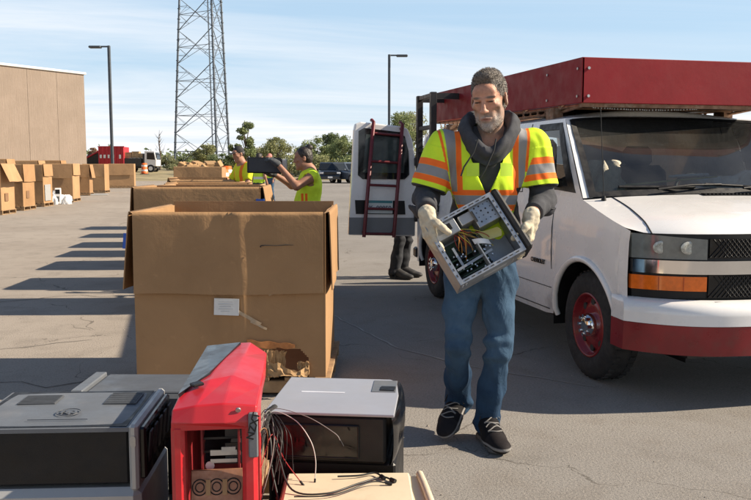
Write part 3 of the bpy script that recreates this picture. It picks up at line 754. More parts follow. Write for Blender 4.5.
c = gpt(58.5, 31.8)
t = thing('computer_tower', 'white upright computer tower standing on the asphalt before the wide box', 'computer', (c.x, c.y, 0), .1)
p = MB(); p.box((0, 0, .31), (.22, .5, .60), bev=.02); p.build('case', MAT['white_plastic'], t)
p = MB(); p.box((0, -.253, .48), (.16, .012, .16), bev=.004); p.build('drive_bay', MAT['black_plastic'], t)
p = MB(); p.box((0, -.253, .2), (.10, .012, .2), bev=.004); p.build('grille', MAT['slate_dark'], t)
def crumpled(name, label, cat, loc, s, mat, seed, group=None):
    rng = random.Random(seed); p = MB(); ph = [rng.uniform(0, 6) for _ in range(9)]
    def f(u, v):
        a = 2 * pi * u; r = sin(pi * v * .5 + .02) ** .7
        k = 1 + .22 * sin(3 * a + ph[0] + 4 * v) + .16 * sin(7 * a + ph[1] + 9 * v) + .10 * sin(13 * a + ph[2] - 15 * v)
        return (s[0] * r * k * cos(a), s[1] * r * k * sin(a), max(0, s[2] * (cos(pi * v * .5) * (1 + .25 * sin(5 * a + ph[3]) * r))))
    p.grid(f, list(np.linspace(0, 1, 33)), list(np.linspace(0, 1, 14)), flip=False)
    return tag(p.build(name, mat, None, loc), label, cat, group)
c = gpt(65, 31.9); crumpled('plastic_bag', 'crumpled white plastic bag on the ground right of the white tower', 'bag', (c.x, c.y, 0), (.26, .22, .34), MAT['white_plastic'], 1)
c = gpt(53.5, 31.6); crumpled('plastic_bag', 'white plastic bag slumped left of the white tower', 'bag', (c.x, c.y, 0), (.17, .2, .5), MAT['white_plastic'], 2)
c = gpt(97, 41.5); 
t = thing('flat_monitor', 'flat grey screen panel lying on the asphalt before the left row', 'monitor', (c.x, c.y, 0), .3)
p = MB(); p.box((0, 0, .03), (1.0, .55, .06), bev=.015); p.build('shell', MAT['silver_plastic'], t)
p = MB(); p.box((0, 0, .0625), (.86, .42, .004)); p.build('screen', MAT['slate_plastic'], t)

# ------------------------------------------------------------------ foreground stack of electronics
make_pallet('wooden pallet under the foreground pile of printers and computers', (.02, 2.48, 0), radians(-12), 1.75, 1.2, .14, 'pallets under the electronics')
make_pallet('wooden pallet under the grey machine before the near box', (-.02, 3.62, 0), radians(-13), 1.0, .85, .14, 'pallets under the electronics')

def frame(c0, c1):       # front-left and front-right corner -> origin, angle, width
    a = Vector(c0); b_ = Vector(c1); d = b_ - a
    return a, atan2(d.y, d.x), d.length

# wide grey machine behind the printer
t = thing('office_machine', 'flat topped dark grey machine standing before the nearest big box', 'machine', (-.10, 3.20, .14), radians(-13))
p = MB(); p.box((0, 0, .24), (.62, .30, .48), bev=.012); p.build('body', MAT['slate_dark'], t)
p = MB(); p.box((.02, .0, .482), (.54, .26, .012), bev=.004); p.build('top_panel', pm('machine_top', (.075, .08, .088), .45, var=.12, dirt=(.2, .19, .17), dirt_amt=.3), t)
p = MB(); p.box((-.285, .0, .480), (.045, .28, .030), bev=.004); p.build('trim', MAT['slate_plastic'], t)
p = MB(); p.box((.05, -.152, .26), (.44, .01, .30), bev=.003); p.build('front_panel', MAT['black_gloss'], t)

# printer
o, az, wP = frame((-.632, 2.458), (-.150, 2.375)); hP = .172; dP = .385; zP = .548
t = thing('printer', 'black printer with slate grey top and silver edge at the left of the pile', 'printer', (o.x, o.y, zP), az)
p = MB(); p.box((wP / 2 - .012, dP / 2, hP / 2), (wP - .03, dP, hP - .004), bev=.006); p.build('body', MAT['black_plastic'], t)
def ptop(u, v): return ((wP - .02) * u, -.004 + (dP + .004) * v, hP - .004 + .005 * sin(pi * u) ** .3 * sin(pi * v) ** .3)
p = MB(); p.slab(ptop, list(np.linspace(0, 1, 15)), list(np.linspace(0, 1, 11)), (0, 0, -.012)); p.build('top_cover', MAT['slate_plastic'], t)
for (x, y, w_, d_) in ((.13, .27, .115, .09), (.385, .275, .10, .12)):
    p = MB()
    p.box((x, y, hP + .0025), (w_, d_, .004), bev=.001)
    for k in range(9): p.box((x, y - d_ / 2 + d_ * (k + .5) / 9, hP + .0048), (w_ * .92, d_ / 24, .002))
    p.build('vent', MAT['slate_dark'], t)
p = MB()
for k in range(28):
    a0, a1 = 2 * pi * k / 28, 2 * pi * (k + 1) / 28
    p.cyl((.26 + .034 * cos(a0), .125 + .034 * sin(a0), hP + .0055), (.26 + .034 * cos(a1), .125 + .034 * sin(a1), hP + .0055), .0016, n=4)
lgm = pm('embossed_logo', (.085, .092, .105), .4); lg = p.build('logo', lgm, t)
text_mesh('lettering', 'hp', .05, lgm, lg, Matrix.Translation((.26, .129, hP + .0055)), .0012, True)
p = MB(); p.box((.25, .055, hP + .0048), (.17, .003, .002)); p.build('crease', lgm, t)
p = MB(); p.box((wP - .012, dP / 2 - .004, hP / 2 - .006), (.026, dP + .012, hP + .022), bev=.008); p.build('side_frame', MAT['silver_plastic'], t)
p = MB(); p.box((wP + .008, dP / 2, hP / 2), (.022, dP - .03, hP - .02), bev=.006); p.build('side_panel', MAT['black_gloss'], t)
p = MB(); p.cyl((wP - .012, -.012, hP * .70), (wP - .012, -.009, hP * .70), .008, n=14); p.cyl((wP - .012, -.012, hP * .80), (wP - .012, -.009, hP * .80), .008, n=14); p.box((wP - .012, -.0105, hP * .75), (.016, .004, .018)); p.build('button', MAT['steel'], t)
p = MB()
for k in range(5): p.box((wP + .021, .06 + k * .065, hP * .55), (.006, .04, hP * .55), (0, .1, 0), bev=.002)
p.build('grille', MAT['dark_metal'], t)

# second printer beneath it
t = thing('printer', 'silver printer with rounded dark slot, squeezed under the black one', 'printer', (o.x, o.y, .30), az)
p = MB(); p.box((wP / 2 - .01, dP / 2, .12), (wP + .03, dP + .03, .24), bev=.02); p.build('body', MAT['silver_plastic'], t)
p = MB(); p.box((wP / 2 - .0, -.014, .105), (wP - .10, .03, .16), bev=.014); p.build('paper_slot', MAT['black_gloss'], t)
p = MB(); p.box((wP / 2 - .01, -.022, .06), (wP - .16, .03, .05), bev=.01); p.build('tray', MAT['slate_plastic'], t)
t = thing('computer_case', 'black computer case at the bottom left of the pile under the printers', 'computer', (o.x + .0, o.y + .0, .14), az)
p = MB(); p.box((wP / 2, dP / 2, .08), (wP + .02, dP + .04, .16), bev=.008); p.build('case', MAT['black_plastic'], t)
p = MB(); p.box((wP / 2, -.022, .08), (wP - .06, .012, .11), bev=.004); p.build('front_panel', MAT['black_gloss'], t)

# red gaming case
o, az, wR = frame((-.052, 2.082), (.159, 2.06)); hR = .71
t = thing('computer_case', 'bright red angular computer case with its front open', 'computer', (o.x, o.y, .14), az)
R_ = MAT['red_plastic']; RI = MAT['red_inner']; dR = .63
p = MB()
p.box((.016, .035, .332), (.034, .075, .664), bev=.010); p.build('front_post', R_, t)
p = MB(); p.box((wR - .018, .035, .332), (.038, .075, .664), bev=.010); p.build('front_post', R_, t)
# faceted top hood
p = MB()
V = [(0, 0, .672), (.055, -.012, .668), (.135, -.014, .667), (wR, 0, .670),            # lower front edge 0-3
     (.002, .012, .700), (.060, .004, .712), (.130, .004, .716), (wR + .002, .012, .705),  # upper front edge 4-7
     (.015, .14, .722), (.085, .16, .738), (.145, .20, .738), (wR + .010, .16, .715),  # first ridge 8-11
     (.028, .42, .728), (.10, .40, .74), (.165, .42, .742), (wR + .020, .42, .722),  # 12-15
     (.038, dR, .722), (.10, dR, .735), (.18, dR, .738), (wR + .02, dR, .70),         # back 16-19
     (0, 0, .65), (wR, 0, .65), (.03, dR, .62), (wR + .015, dR, .62), (.0, .16, .64), (wR + .005, .16, .64), (.02, .42, .64), (wR + .01, .42, .64)]
F_ = [(0, 1, 5, 4), (1, 2, 6, 5), (2, 3, 7, 6), (4, 5, 9, 8), (5, 6, 10, 9), (6, 7, 11, 10), (8, 9, 13, 12), (9, 10, 14, 13), (10, 11, 15, 14),
      (12, 13, 17, 16), (13, 14, 18, 17), (14, 15, 19, 18), (20, 0, 4, 8, 24), (24, 8, 12, 26), (26, 12, 16, 22), (21, 25, 11, 7, 3), (25, 27, 15, 11), (27, 23, 19, 15),
      (22, 16, 17, 18, 19, 23), (20, 21, 3, 2, 1, 0)]
p.add(V, F_); hood = p.build('top_hood', R_, t)
bm_ = hood.modifiers.new('bevel', 'BEVEL'); bm_.width = .004; bm_.segments = 2; bm_.limit_method = 'ANGLE'; bm_.angle_limit = radians(8)
def quadlift(a, b_, c, d, z=.004):
    q = [Vector(x) for x in (a, b_, c, d)]; n = (q[1] - q[0]).cross(q[3] - q[0]).normalized()
    if n.z < 0: n = -n
    return [x + n * z for x in q], n
q, n_ = quadlift((.012, .08, .7175), (.082, .22, .7385), (.150, .60, .7400), (.044, .61, .7290), .005)
p = MB(); p.prism(q, n_ * -.012); p.build('top_mesh', MAT['black_gloss'], t)
q, n_ = quadlift((.045, .05, .7185), (.10, .075, .7265), (.105, .095, .7300), (.055, .075, .7230))
p = MB(); p.box((.055, .12, .737), (.03, .028, .008), (0, -.1, .5), bev=.002); p.build('latch', MAT['black_plastic'], t)
# dark strip with lettering at the right
p = MB(); p.box((wR - .008, -.006, .635), (.024, .016, .115), bev=.003); st_ = p.build('badge_strip', MAT['slate_plastic'], t)
text_mesh('lettering', 'NZXT', .026, MAT['black_plastic'], st_, Matrix.Translation((wR - .007, -.0145, .66)) @ Matrix.Rotation(radians(75), 4, Vector((0, -1, 0))) @ Matrix.Rotation(pi / 2, 4, 'X'), .0008, True)
p = MB(); p.cyl((wR - .045, .0, .700), (wR - .045, -.0035, .698), .007, n=12); p.build('power_button', MAT['steel'], t)
# interior
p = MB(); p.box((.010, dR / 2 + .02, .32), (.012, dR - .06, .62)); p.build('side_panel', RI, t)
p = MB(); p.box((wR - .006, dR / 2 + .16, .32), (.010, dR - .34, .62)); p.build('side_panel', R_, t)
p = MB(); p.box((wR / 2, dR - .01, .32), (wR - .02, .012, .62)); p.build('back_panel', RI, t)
p = MB(); p.box((wR / 2, dR / 2, .012), (wR, dR, .024), bev=.004); p.build('base', MAT['black_plastic'], t)
p = MB()
for k, z in enumerate((.625, .585, .545, .51)):
    p.box((wR / 2 + .02, .20 + .01 * k, z), (wR - .09, .16, .006)); p.box((wR / 2 + .055, .115, z + .02), (.07, .004, .022))
p.build('drive_cage', MAT['black_steel'], t)
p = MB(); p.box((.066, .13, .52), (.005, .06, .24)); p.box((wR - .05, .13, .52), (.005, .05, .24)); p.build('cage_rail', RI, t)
p = MB(); p.box((wR - .075, .07, .575), (.036, .006, .012)); p.box((wR - .09, .11, .552), (.07, .006, .014)); p.box((wR - .09, .11, .53), (.07, .006, .010)); p.build('bracket', MAT['steel'], t)
p = MB(); p.cyl((.085, .115, .515), (.085, .118, .515), .012, n=14); p.build('grommet', MAT['white_plastic'], t)
p = MB(); p.box((wR / 2, .075, .475), (wR - .075, .014, .085), (-.35, 0, 0), bev=.003); fp = p.build('fan_plate', MAT['copper'], t)
for k in range(3):
    p = MB(); xx = .062 + k * .043
    for rr in (.019, .011):
        for j in range(18):
            a0, a1 = 2 * pi * j / 18, 2 * pi * (j + 1) / 18
            q0 = Vector((xx + rr * cos(a0), .064 + .34 * rr * sin(a0) * .0, .405 + rr * sin(a0))); q1 = Vector((xx + rr * cos(a1), .064, .405 + rr * sin(a1)))
            q0.z += .07; q1.z += .07; q0.y = .067 + .36 * (q0.z - .475); q1.y = .067 + .36 * (q1.z - .475)
            p.cyl(q0, q1, .0018, n=4)
    p.build('fan_ring', MAT['black_plastic'], t)
for k in range(2):
    p = MB(); p.box((.0835 + k * .043, .064, .475), (.012, .004, .04), (-.35, 0, 0)); p.build('fan_label', MAT['torn'], t)

# black tower lying on its side
o, az, wC = frame((.236, 2.761), (.671, 2.616)); dC = .455; hC = .172; zC = .446
t = thing('computer_tower', 'black computer tower lying on its side with pale silver upper panel', 'computer', (o.x, o.y, zC), az)
p = MB(); p.box((wC / 2 - .02, dC / 2, hC / 2), (wC - .04, dC, hC - .006), bev=.01); p.build('case', MAT['black_plastic'], t)
p = MB()
pl = [(.004, -.004), (wC - .012, -.004), (wC - .016, dC * .55), (wC - .035, dC * .93), (wC - .06, dC + .002), (.004, dC + .002)]
p.prism([(x, y, hC - .004) for x, y in pl], (0, 0, .010)); sp_ = p.build('side_panel', MAT['lilac_metal'], t)
bm_ = sp_.modifiers.new('bevel', 'BEVEL'); bm_.width = .003; bm_.segments = 2
p = MB(); p.box((wC - .075, dC * .77, hC + .0068), (.09, .16, .003), (0, 0, .03), bev=.001); p.build('button_pad', MAT['slate_plastic'], t)
p = MB(); p.box((wC - .06, dC * .68, hC + .009), (.055, .055, .006), bev=.002); p.build('button', MAT['black_plastic'], t)
for z_ in (.3,):
    p = MB(); p.box((wC * .36, dC * .55, hC + .0065), (.16, .012, .0012)); p.build('embossed_line', pm('panel_emboss', (.62, .63, .67), .4), t)
# rounded front bezel on the right end
p = MB()
def bez(u, v):
    y = dC * u; bul = .022 * sin(pi * min(1, max(0, u))) ** .5
    a = -pi / 2 + pi * v
    return (wC - .03 + (.016 + bul) * cos(a) ** .6 if cos(a) > 0 else wC - .03, y, hC / 2 + (hC / 2 - .002) * sin(a))
p.grid(bez, list(np.linspace(0, 1, 17)), list(np.linspace(0, 1, 13))); p.build('front_bezel', MAT['black_gloss'], t)
p = MB(); p.box((wC * .43, -.002, hC / 2 - .008), (wC * .56, .008, hC * .70), bev=.003); p.build('side_window', MAT['black_gloss'], t)
p = MB()
for a, b_ in (((wC * .15, -.006, .025), (wC * .71, -.006, .025)), ((wC * .15, -.006, .135), (wC * .71, -.006, .135)), ((wC * .15, -.006, .025), (wC * .15, -.006, .135)), ((wC * .71, -.006, .025), (wC * .71, -.006, .135))): p.cyl(a, b_, .003, n=6)
p.build('window_trim', MAT['black_plastic'], t)
p = MB(); p.tube([(.03, .05, hC + .004), (.02, .0, hC + .0), (.015, -.008, hC - .02)], .012, 8); p.build('foot', MAT['rubber'], t)

# case underneath that one
t = thing('computer_case', 'dark computer case under the tower lying on its side', 'computer', (o.x, o.y, .14), az)
p = MB(); p.box((wC / 2, dC / 2 + .02, .152), (wC - .02, dC - .02, .304), bev=.008); p.build('case', MAT['black_plastic'], t)
p = MB(); p.box((.012, dC / 2, .15), (.012, dC - .1, .22)); p.build('side_panel', MAT['dark_metal'], t)

# beige machine
o, az, wB = frame((.30, 2.683), (.755, 2.590)); dB = .46
t = thing('scanner', 'yellowed beige scanner with a raised right lip at the bottom of the pile', 'scanner', (o.x, o.y, .14), az)
p = MB(); p.box((wB / 2, -dB / 2, .14), (wB, dB, .28), bev=.012); p.build('body', MAT['cream'], t)
p = MB(); p.box((wB / 2 - .02, -dB / 2, .284), (wB - .06, dB - .01, .014), bev=.005); p.build('lid', MAT['cream'], t)
p = MB(); p.tube([(wB - .015, -.008, .285), (wB - .008, -.12, .292), (wB + .002, -.28, .292), (wB + .004, -dB + .01, .286)], .013, 8); p.build('lip', MAT['cream'], t)
p = MB(); p.box((.004, -dB / 2, .15), (.014, dB - .02, .24), bev=.003); p.build('end_panel', MAT['rust'], t)

# loose cables on the pile
def cable(pts, r, mat, label, plug=True):
    P = [Vector(q) for q in pts]; out = []
    for i in range(len(P) - 1):
        p0, p1, p2, p3 = P[max(i - 1, 0)], P[i], P[i + 1], P[min(i + 2, len(P) - 1)]
        for k in range(8):
            s = k / 8; out.append(.5 * ((2 * p1) + (p2 - p0) * s + (2 * p0 - 5 * p1 + 4 * p2 - p3) * s * s + (3 * p1 - p0 - 3 * p2 + p3) * s ** 3))
    out.append(P[-1]); m = MB(); m.tube(out, r, 6)
    t = thing('cable', label, 'cable', (0, 0, 0), 0, 'loose cables on the electronics pile')
    m.build('wire', mat, t)
    if plug:
        d = (out[-1] - out[-3]).normalized(); q = MB(); q.cyl(out[-1], out[-1] + d * .022, r * 2.2, r * 2.2, 8); q.build('plug', MAT['black_plastic'], t)
    return t
WD, WW = MAT['wire_dark'], MAT['wire_white']
cable([(.20, 2.62, .56), (.255, 2.72, .628), (.33, 2.67, .615), (.375, 2.62, .56), (.39, 2.60, .50), (.385, 2.58, .442)], .0015, WW, 'thin white cable arching in front of the black tower')
cable([(.19, 2.60, .55), (.25, 2.735, .632), (.36, 2.66, .63), (.45, 2.60, .585), (.47, 2.59, .56)], .0013, MAT['wire_grey'], 'pale cable ending halfway down the black tower')
cable([(.20, 2.55, .52), (.25, 2.69, .60), (.27, 2.60, .52), (.30, 2.50, .444), (.40, 2.46, .438), (.52, 2.52, .438), (.60, 2.555, .438), (.625, 2.53, .438)], .0032, WD, 'thick black cable lying in a curve across the beige scanner')
cable([(.21, 2.56, .50), (.26, 2.70, .56), (.29, 2.62, .50), (.335, 2.57, .442)], .0017, MAT['wire_mix'][2], 'dark red cable drooping to the scanner edge')
cable([(.30, 2.45, .441), (.42, 2.44, .440), (.55, 2.50, .446), (.60, 2.50, .440)], .0024, WD, 'short black cable with a plug on the beige scanner')
cable([(.46, 2.585, .441), (.53, 2.58, .440), (.585, 2.59, .441), (.60, 2.56, .440)], .0032, WD, 'stubby black cable near the far edge of the scanner')
cable([(.18, 2.52, .40), (.21, 2.62, .52), (.24, 2.73, .60), (.255, 2.70, .53), (.25, 2.62, .47), (.262, 2.56, .40)], .0036, WD, 'black cable looped between the red case and the black tower')
cable([(.17, 2.42, .60), (.205, 2.50, .64), (.235, 2.62, .60), (.24, 2.66, .52), (.22, 2.60, .42)], .0018, MAT['wire_mix'][4], 'brown cable hanging beside the red case')
for k in range(9):
    rng = random.Random(60 + k); a = Vector((.19 + .02 * rng.random(), 2.50 + .1 * rng.random(), .42 + .2 * rng.random())); b_ = Vector((.25 + .02 * rng.random(), 2.70 + .03 * rng.random(), .60 + .03 * rng.random()))
    e = Vector((.23 + rng.uniform(-.03, .10), 2.58 + rng.uniform(-.06, .05), .40 + rng.uniform(0, .1)))
    cable([a, a.lerp(b_, .6) + Vector((0, 0, .04)), b_, b_.lerp(e, .5) + Vector((.02, -.02, .03)), e], .0014, (WD, WD, WD, MAT['wire_grey'], WD, WD, WD, WD, WD)[k], 'thin wire in the tangle between the red case and the black tower', k % 3 == 0)

# ------------------------------------------------------------------ white van
VX, VY, VL = 3.58, 4.22, 5.13
van = thing('cargo_van', 'white work van with dark red bumper, roof box and open rear door', 'van', (VX, VY, 0))
WP = MAT['white_paint']
def nose(x, d=0.0): return .10 + .34 * (min(1.0, abs(x) / .985)) ** 4.2 + d
WHY = (.91, 4.54); ARCH_R, ARCH_Z = .455, .365
def side_w(z): return float(np.interp(z, [.30, .42, .55, .80, 1.0, 1.12, 1.25], [.905, .955, .975, .985, .978, .962, .945]))
def belt_z(y): return float(np.interp(y, [.30, .42, .55, .80, 1.0, 1.4, 5.2], [1.035, 1.075, 1.105, 1.17, 1.225, 1.245, 1.25]))
def plan(y):    # narrowing towards the nose and the rear
    return float(np.interp(y, [.30, .36, .44, .60, .9, 4.6, 5.0, 5.13], [.955, .972, .985, .995, 1, 1, .99, .96]))
def arch(y):
    z = .34
    for c in WHY:
        if abs(y - c) < ARCH_R: z = max(z, ARCH_Z + sqrt(ARCH_R ** 2 - (y - c) ** 2))
    return z
yst = sorted(set([.36, .44, .455] + list(np.linspace(.456, 1.364, 25)) + [1.365, 1.6, 2.0, 2.5, 3.0, 3.5, 4.0, 4.084] + list(np.linspace(4.085, 4.995, 25)) + [4.996, 5.06, VL]))
p = MB()
fr_ = [0, .12, .26, .42, .6, .78, .9, 1.0]
for sg in (-1, 1):
    def sd_(y, f, sg=sg):
        z0 = arch(y); z1 = belt_z(y); z = z0 + (z1 - z0) * f
        return (sg * side_w(z) * plan(y), y, z)
    p.grid(sd_, yst, fr_, flip=(sg < 0))
# hood
def hood_f(u, v):
    yf = nose(u * .955) - .0; yb = .985 - .05 * (1 - u * u); y = yf * (1 - v) + yb * v
    xe = u * side_w(belt_z(max(.36, y))) * plan(max(.36, y)) * (1 if v > .0 else .99)
    edge = float(np.interp(v, [0, .08, .25, .6, 1], [1.035, 1.075, 1.115, 1.17, 1.232]))
    cr = float(np.interp(v, [0, .08, .25, .6, 1], [-.012, .0, .022, .03, .022]))
    ez = belt_z(max(.36, y)); k = abs(u) ** 7
    return (xe, y, (edge + cr * (1 - u * u)) * (1 - k) + ez * k)
p.grid(hood_f, list(np.linspace(-1, 1, 33)), [0, .03, .06, .1, .16, .25, .4, .6, .8, 1.0])
# hood seam shoulders, upper sides with window openings: stations lean along the pillar
def top_e(s):   # roof edge point for station s (0 = A pillar, 1 = rear)
    y = np.interp(s, [0, .12, .2, 1], [1.50, 1.78, 2.02, VL - .04]); return float(y)
def bot_e(s): return float(np.interp(s, [0, .12, .2, 1], [.985, 1.50, 1.98, VL]))
sst = [0, .028, .125, .165, .19, .21, .50, .53, .80, .83, .95, .97, 1.0]
vst = [0, .05, .12, .90, .96, 1.0]
def up_f(s, v, sg):
    yb, yt = bot_e(s), top_e(s); y = yb + (yt - yb) * v
    z0 = belt_z(yb); z1 = 1.80; z = z0 + (z1 - z0) * v
    x0 = side_w(z0) * plan(yb); x1 = .845
    return (sg * (x0 + (x1 - x0) * v + .018 * sin(pi * v)), y, z)
holes = [(.028, .165), ]      # front door window
def roof_pts(sg=1): pass
for sg in (-1, 1):
    P = [up_f(s, v, sg) for s in sst for v in vst]; nv = len(vst); fs = []
    for i in range(len(sst) - 1):
        for j in range(nv - 1):
            sm_, vm_ = (sst[i] + sst[i + 1]) / 2, (vst[j] + vst[j + 1]) / 2
            if .028 < sm_ < .165 and .12 < vm_ < .90: continue
            q = (i * nv + j, (i + 1) * nv + j, (i + 1) * nv + j + 1, i * nv + j + 1); fs.append(q[::-1] if sg < 0 else q)
    p.add(P, fs, 0, True)
# roof
def roof_f(s, u):
    y = top_e(s); e = 1 - abs(u) ** 2.6
    yy = y + (1.66 - 1.50 + .10 * (1 - u * u)) * max(0, 1 - s / .12) * (1 - abs(u) ** 3)
    return (u * .845, yy, 1.80 + e * float(np.interp(s, [0, .06, .2, 1], [.04, .075, .095, .085])))
p.grid(roof_f, [0, .03, .06, .12, .2, .4, .6, .8, .95, 1.0], list(np.linspace(-1, 1, 25)), flip=True)
# windshield frame: grid between the cowl line and the roof front line; the middle is the opening
def ws_f(u, v):
    yb = .985 - .05 * (1 - u * u); xb = u * side_w(1.225) * plan(.98); zb = 1.232 + .022 * (1 - u * u)
    t_ = roof_f(0, u); k = Vector((xb, yb, zb)).lerp(Vector(t_), v)
    k.y -= .045 * sin(pi * v) * (1 - u * u); k.z += .03 * sin(pi * v) * (1 - u * u)
    return tuple(k)
us_ = [-1, -.925] + list(np.linspace(-.88, .88, 15)) + [.925, 1]; vv_ = [0, .05, .1, .3, .5, .7, .9, .955, 1.0]
P = [ws_f(u, v) for u in us_ for v in vv_]; fs = []; nv = len(vv_)
for i in range(len(us_) - 1):
    for j in range(nv - 1):
        um, vm = (us_[i] + us_[i + 1]) / 2, (vv_[j] + vv_[j + 1]) / 2
        if abs(um) < .925 and .0 < vm < .955: continue
        fs.append((i * nv + j, (i + 1) * nv + j, (i + 1) * nv + j + 1, i * nv + j + 1))
p.add(P, fs, 0, True)
# rear face around the door opening: corner posts, roof header, sill
for sg in (-1, 1): p.box((sg * .90, VL - .03, .80), (.11, .06, .92)); p.box((sg * .865, VL - .05, 1.53), (.10, .06, .56), (0, sg * -.16, 0))
p.box((0, VL - .06, 1.83), (1.66, .05, .07)); p.box((0, VL - .04, .42), (1.8, .06, .16))
body = p.build('body', WP, van)
# wheel arch lips
for sg in (-1, 1):
    for c in WHY:
        p = MB(); P = []
        for k in range(27):
            a = pi * (k / 26) * 1.0; y = c - (ARCH_R + .004) * cos(a); z = ARCH_Z + (ARCH_R + .004) * sin(a)
            if z < .345: z = .345
            P.append((sg * (side_w(z) * plan(y) + .002), y, z))
        p.tube(P, .022, 8); p.build('wheel_arch_lip', WP, van)
        p = MB()
        p.grid(lambda a, x: (sg * x, c - (ARCH_R + .0) * cos(a), ARCH_Z + (ARCH_R) * sin(a)), list(np.linspace(-.15, pi + .15, 19)), [.50, .97], 0, True)
        p.add([(sg * .50, c - .5, .2), (sg * .50, c + .5, .2), (sg * .50, c + .5, .95), (sg * .50, c - .5, .95)], [(0, 1, 2, 3)])
        p.build('wheel_well', MAT['black_plastic'], van)
# underbody
p = MB(); p.box((0, 2.7, .40), (1.0, 4.7, .16)); p.box((0, 2.75, .36), (1.8, 2.7, .06)); p.box((0, .33, .40), (1.35, .40, .2)); p.build('underbody', MAT['black_steel'], van)
# wheels
def wheel(sg, c):
    M = Matrix.Translation((sg * .83, c, .37)) @ Matrix.Rotation(sg * pi / 2, 4, 'Y')
    p = MB(); p.lathe([(.20, -.10), (.29, -.115), (.345, -.10), (.366, -.075), (.370, 0), (.366, .075), (.345, .10), (.29, .113), (.225, .10), (.205, .085)], 40, M)
    for k in range(40):
        a = 2 * pi * k / 40
        for w_ in (-.055, .055): p.box(M @ Vector((.3705 * cos(a), .3705 * sin(a), w_)), (.008, .03, .04), (M.to_3x3() @ Matrix.Rotation(a, 3, 'Z')))
    ty = p.build('wheel', MAT['rubber'], van)
    p = MB(); p.lathe([(.222, .098), (.216, .106), (.205, .098), (.20, .06), (.172, .045), (.150, .062), (.115, .068), (.075, .055), (.0, .055)], 40, M); rim = p.build('rim', MAT['bump_red'], ty)
    p = MB()
    for k in range(8):
        a = 2 * pi * k / 8; q = M @ Vector((.158 * cos(a), .158 * sin(a), .052)); e = M @ Vector((.158 * cos(a), .158 * sin(a), .064)); p = MB(); p.cyl(q, e, .025, n=12); p.build('rim_hole', MAT['seam'], ty)
    p = MB(); p.lathe([(.082, .055), (.080, .10), (.062, .125), (.03, .132), (.0, .132)], 24, M)
    for k in range(8):
        a = 2 * pi * k / 8; p.cyl(M @ Vector((.064 * cos(a), .064 * sin(a), .10)), M @ Vector((.064 * cos(a), .064 * sin(a), .137)), .013, n=8)
    p.build('hub_cap', MAT['chrome'], ty)
for sg in (-1, 1):
    for c in WHY: wheel(sg, c)
# front: curved strips that follow the nose
def nstrip(name, x0, x1, z0, z1, off, th, mat, par=van, n=14, zfun=None, rake=.0):
    p = MB()
    def f(u, v):
        x = x0 + (x1 - x0) * u; za, zb = (z0, z1) if zfun is None else zfun(u)
        z = za + (zb - za) * v
        return (x, nose(x) - off + rake * (z - .8), z)
    p.slab(f, list(np.linspace(0, 1, n)), [0, .25, .5, .75, 1], (0, th, 0)); return p.build(name, mat, par)
nstrip('grille_surround', -.925, .925, .655, 1.045, .0, .05, MAT['black_plastic'], n=40)
for z0, z1 in ((.905, 1.02), (.665, .80)):
    g_ = nstrip('grille', -.56, .56, z0, z1, .012, .01, MAT['black_gloss'], n=20)
    p = MB()
    for k in range(-20, 21):
        for s_ in (-1, 1):
            a = Vector((k * .028, 0, z0 + .004)); b_ = Vector((k * .028 + s_ * (z1 - z0) * .8, 0, z1 - .004))
            if abs(b_.x) > .55: continue
            a.y = nose(a.x) - .016; b_.y = nose(b_.x) - .016; p.cyl(a, b_, .0036, n=5)
    p.build('mesh_bar', MAT['black_plastic'], g_)
ch = nstrip('chrome_bar', -.935, .935, .808, .888, .035, .03, MAT['chrome'], n=44)
p = MB(); y0 = nose(0) - .05
p.prism([(-.09, y0, .833), (-.04, y0, .833), (-.035, y0, .818), (.035, y0, .818), (.04, y0, .833), (.09, y0, .833), (.08, y0, .868), (.04, y0, .868), (.035, y0, .882), (-.035, y0, .882), (-.04, y0, .868), (-.08, y0, .868)], (0, .014, 0))
p.build('emblem', pm('gold_emblem', (.5, .32, .05), .3, .6), ch)
for sg in (-1, 1):
    a, b_ = (-.935, -.575) if sg < 0 else (.575, .935)
    hl = nstrip('headlight', a, b_, .90, 1.03, .016, .03, MAT['lens'], zfun=lambda u, sg=sg: ((.895, 1.045 - .03 * (u if sg < 0 else 1 - u))))
    for xx in (.81, .675):
        p = MB(); x = sg * xx; M = Matrix.Translation((x, nose(x) - .0165, .965)) @ Matrix.Rotation(pi / 2, 4, 'X')
        p.lathe([(.0, .0008), (.025, .002), (.036, .0022), (.044, -.002)], 20, M @ Matrix.Translation((0, 0, .003)) @ Matrix.Diagonal((1.3, .9, 1, 1))); p.build('reflector', MAT['reflector'], hl)
    am = nstrip('turn_signal', a + (.0 if sg < 0 else .0), b_, .70, .79, .022, .03, MAT['amber'], zfun=lambda u: (.705, .792))
    p = MB()
    for xx in (.70, .82): p.box((sg * xx, nose(xx) - .0235, .748), (.006, .004, .08), (0, 0, 0))
    p.build('divider', pm('amber_divider', (.45, .08, .01), .3), am)
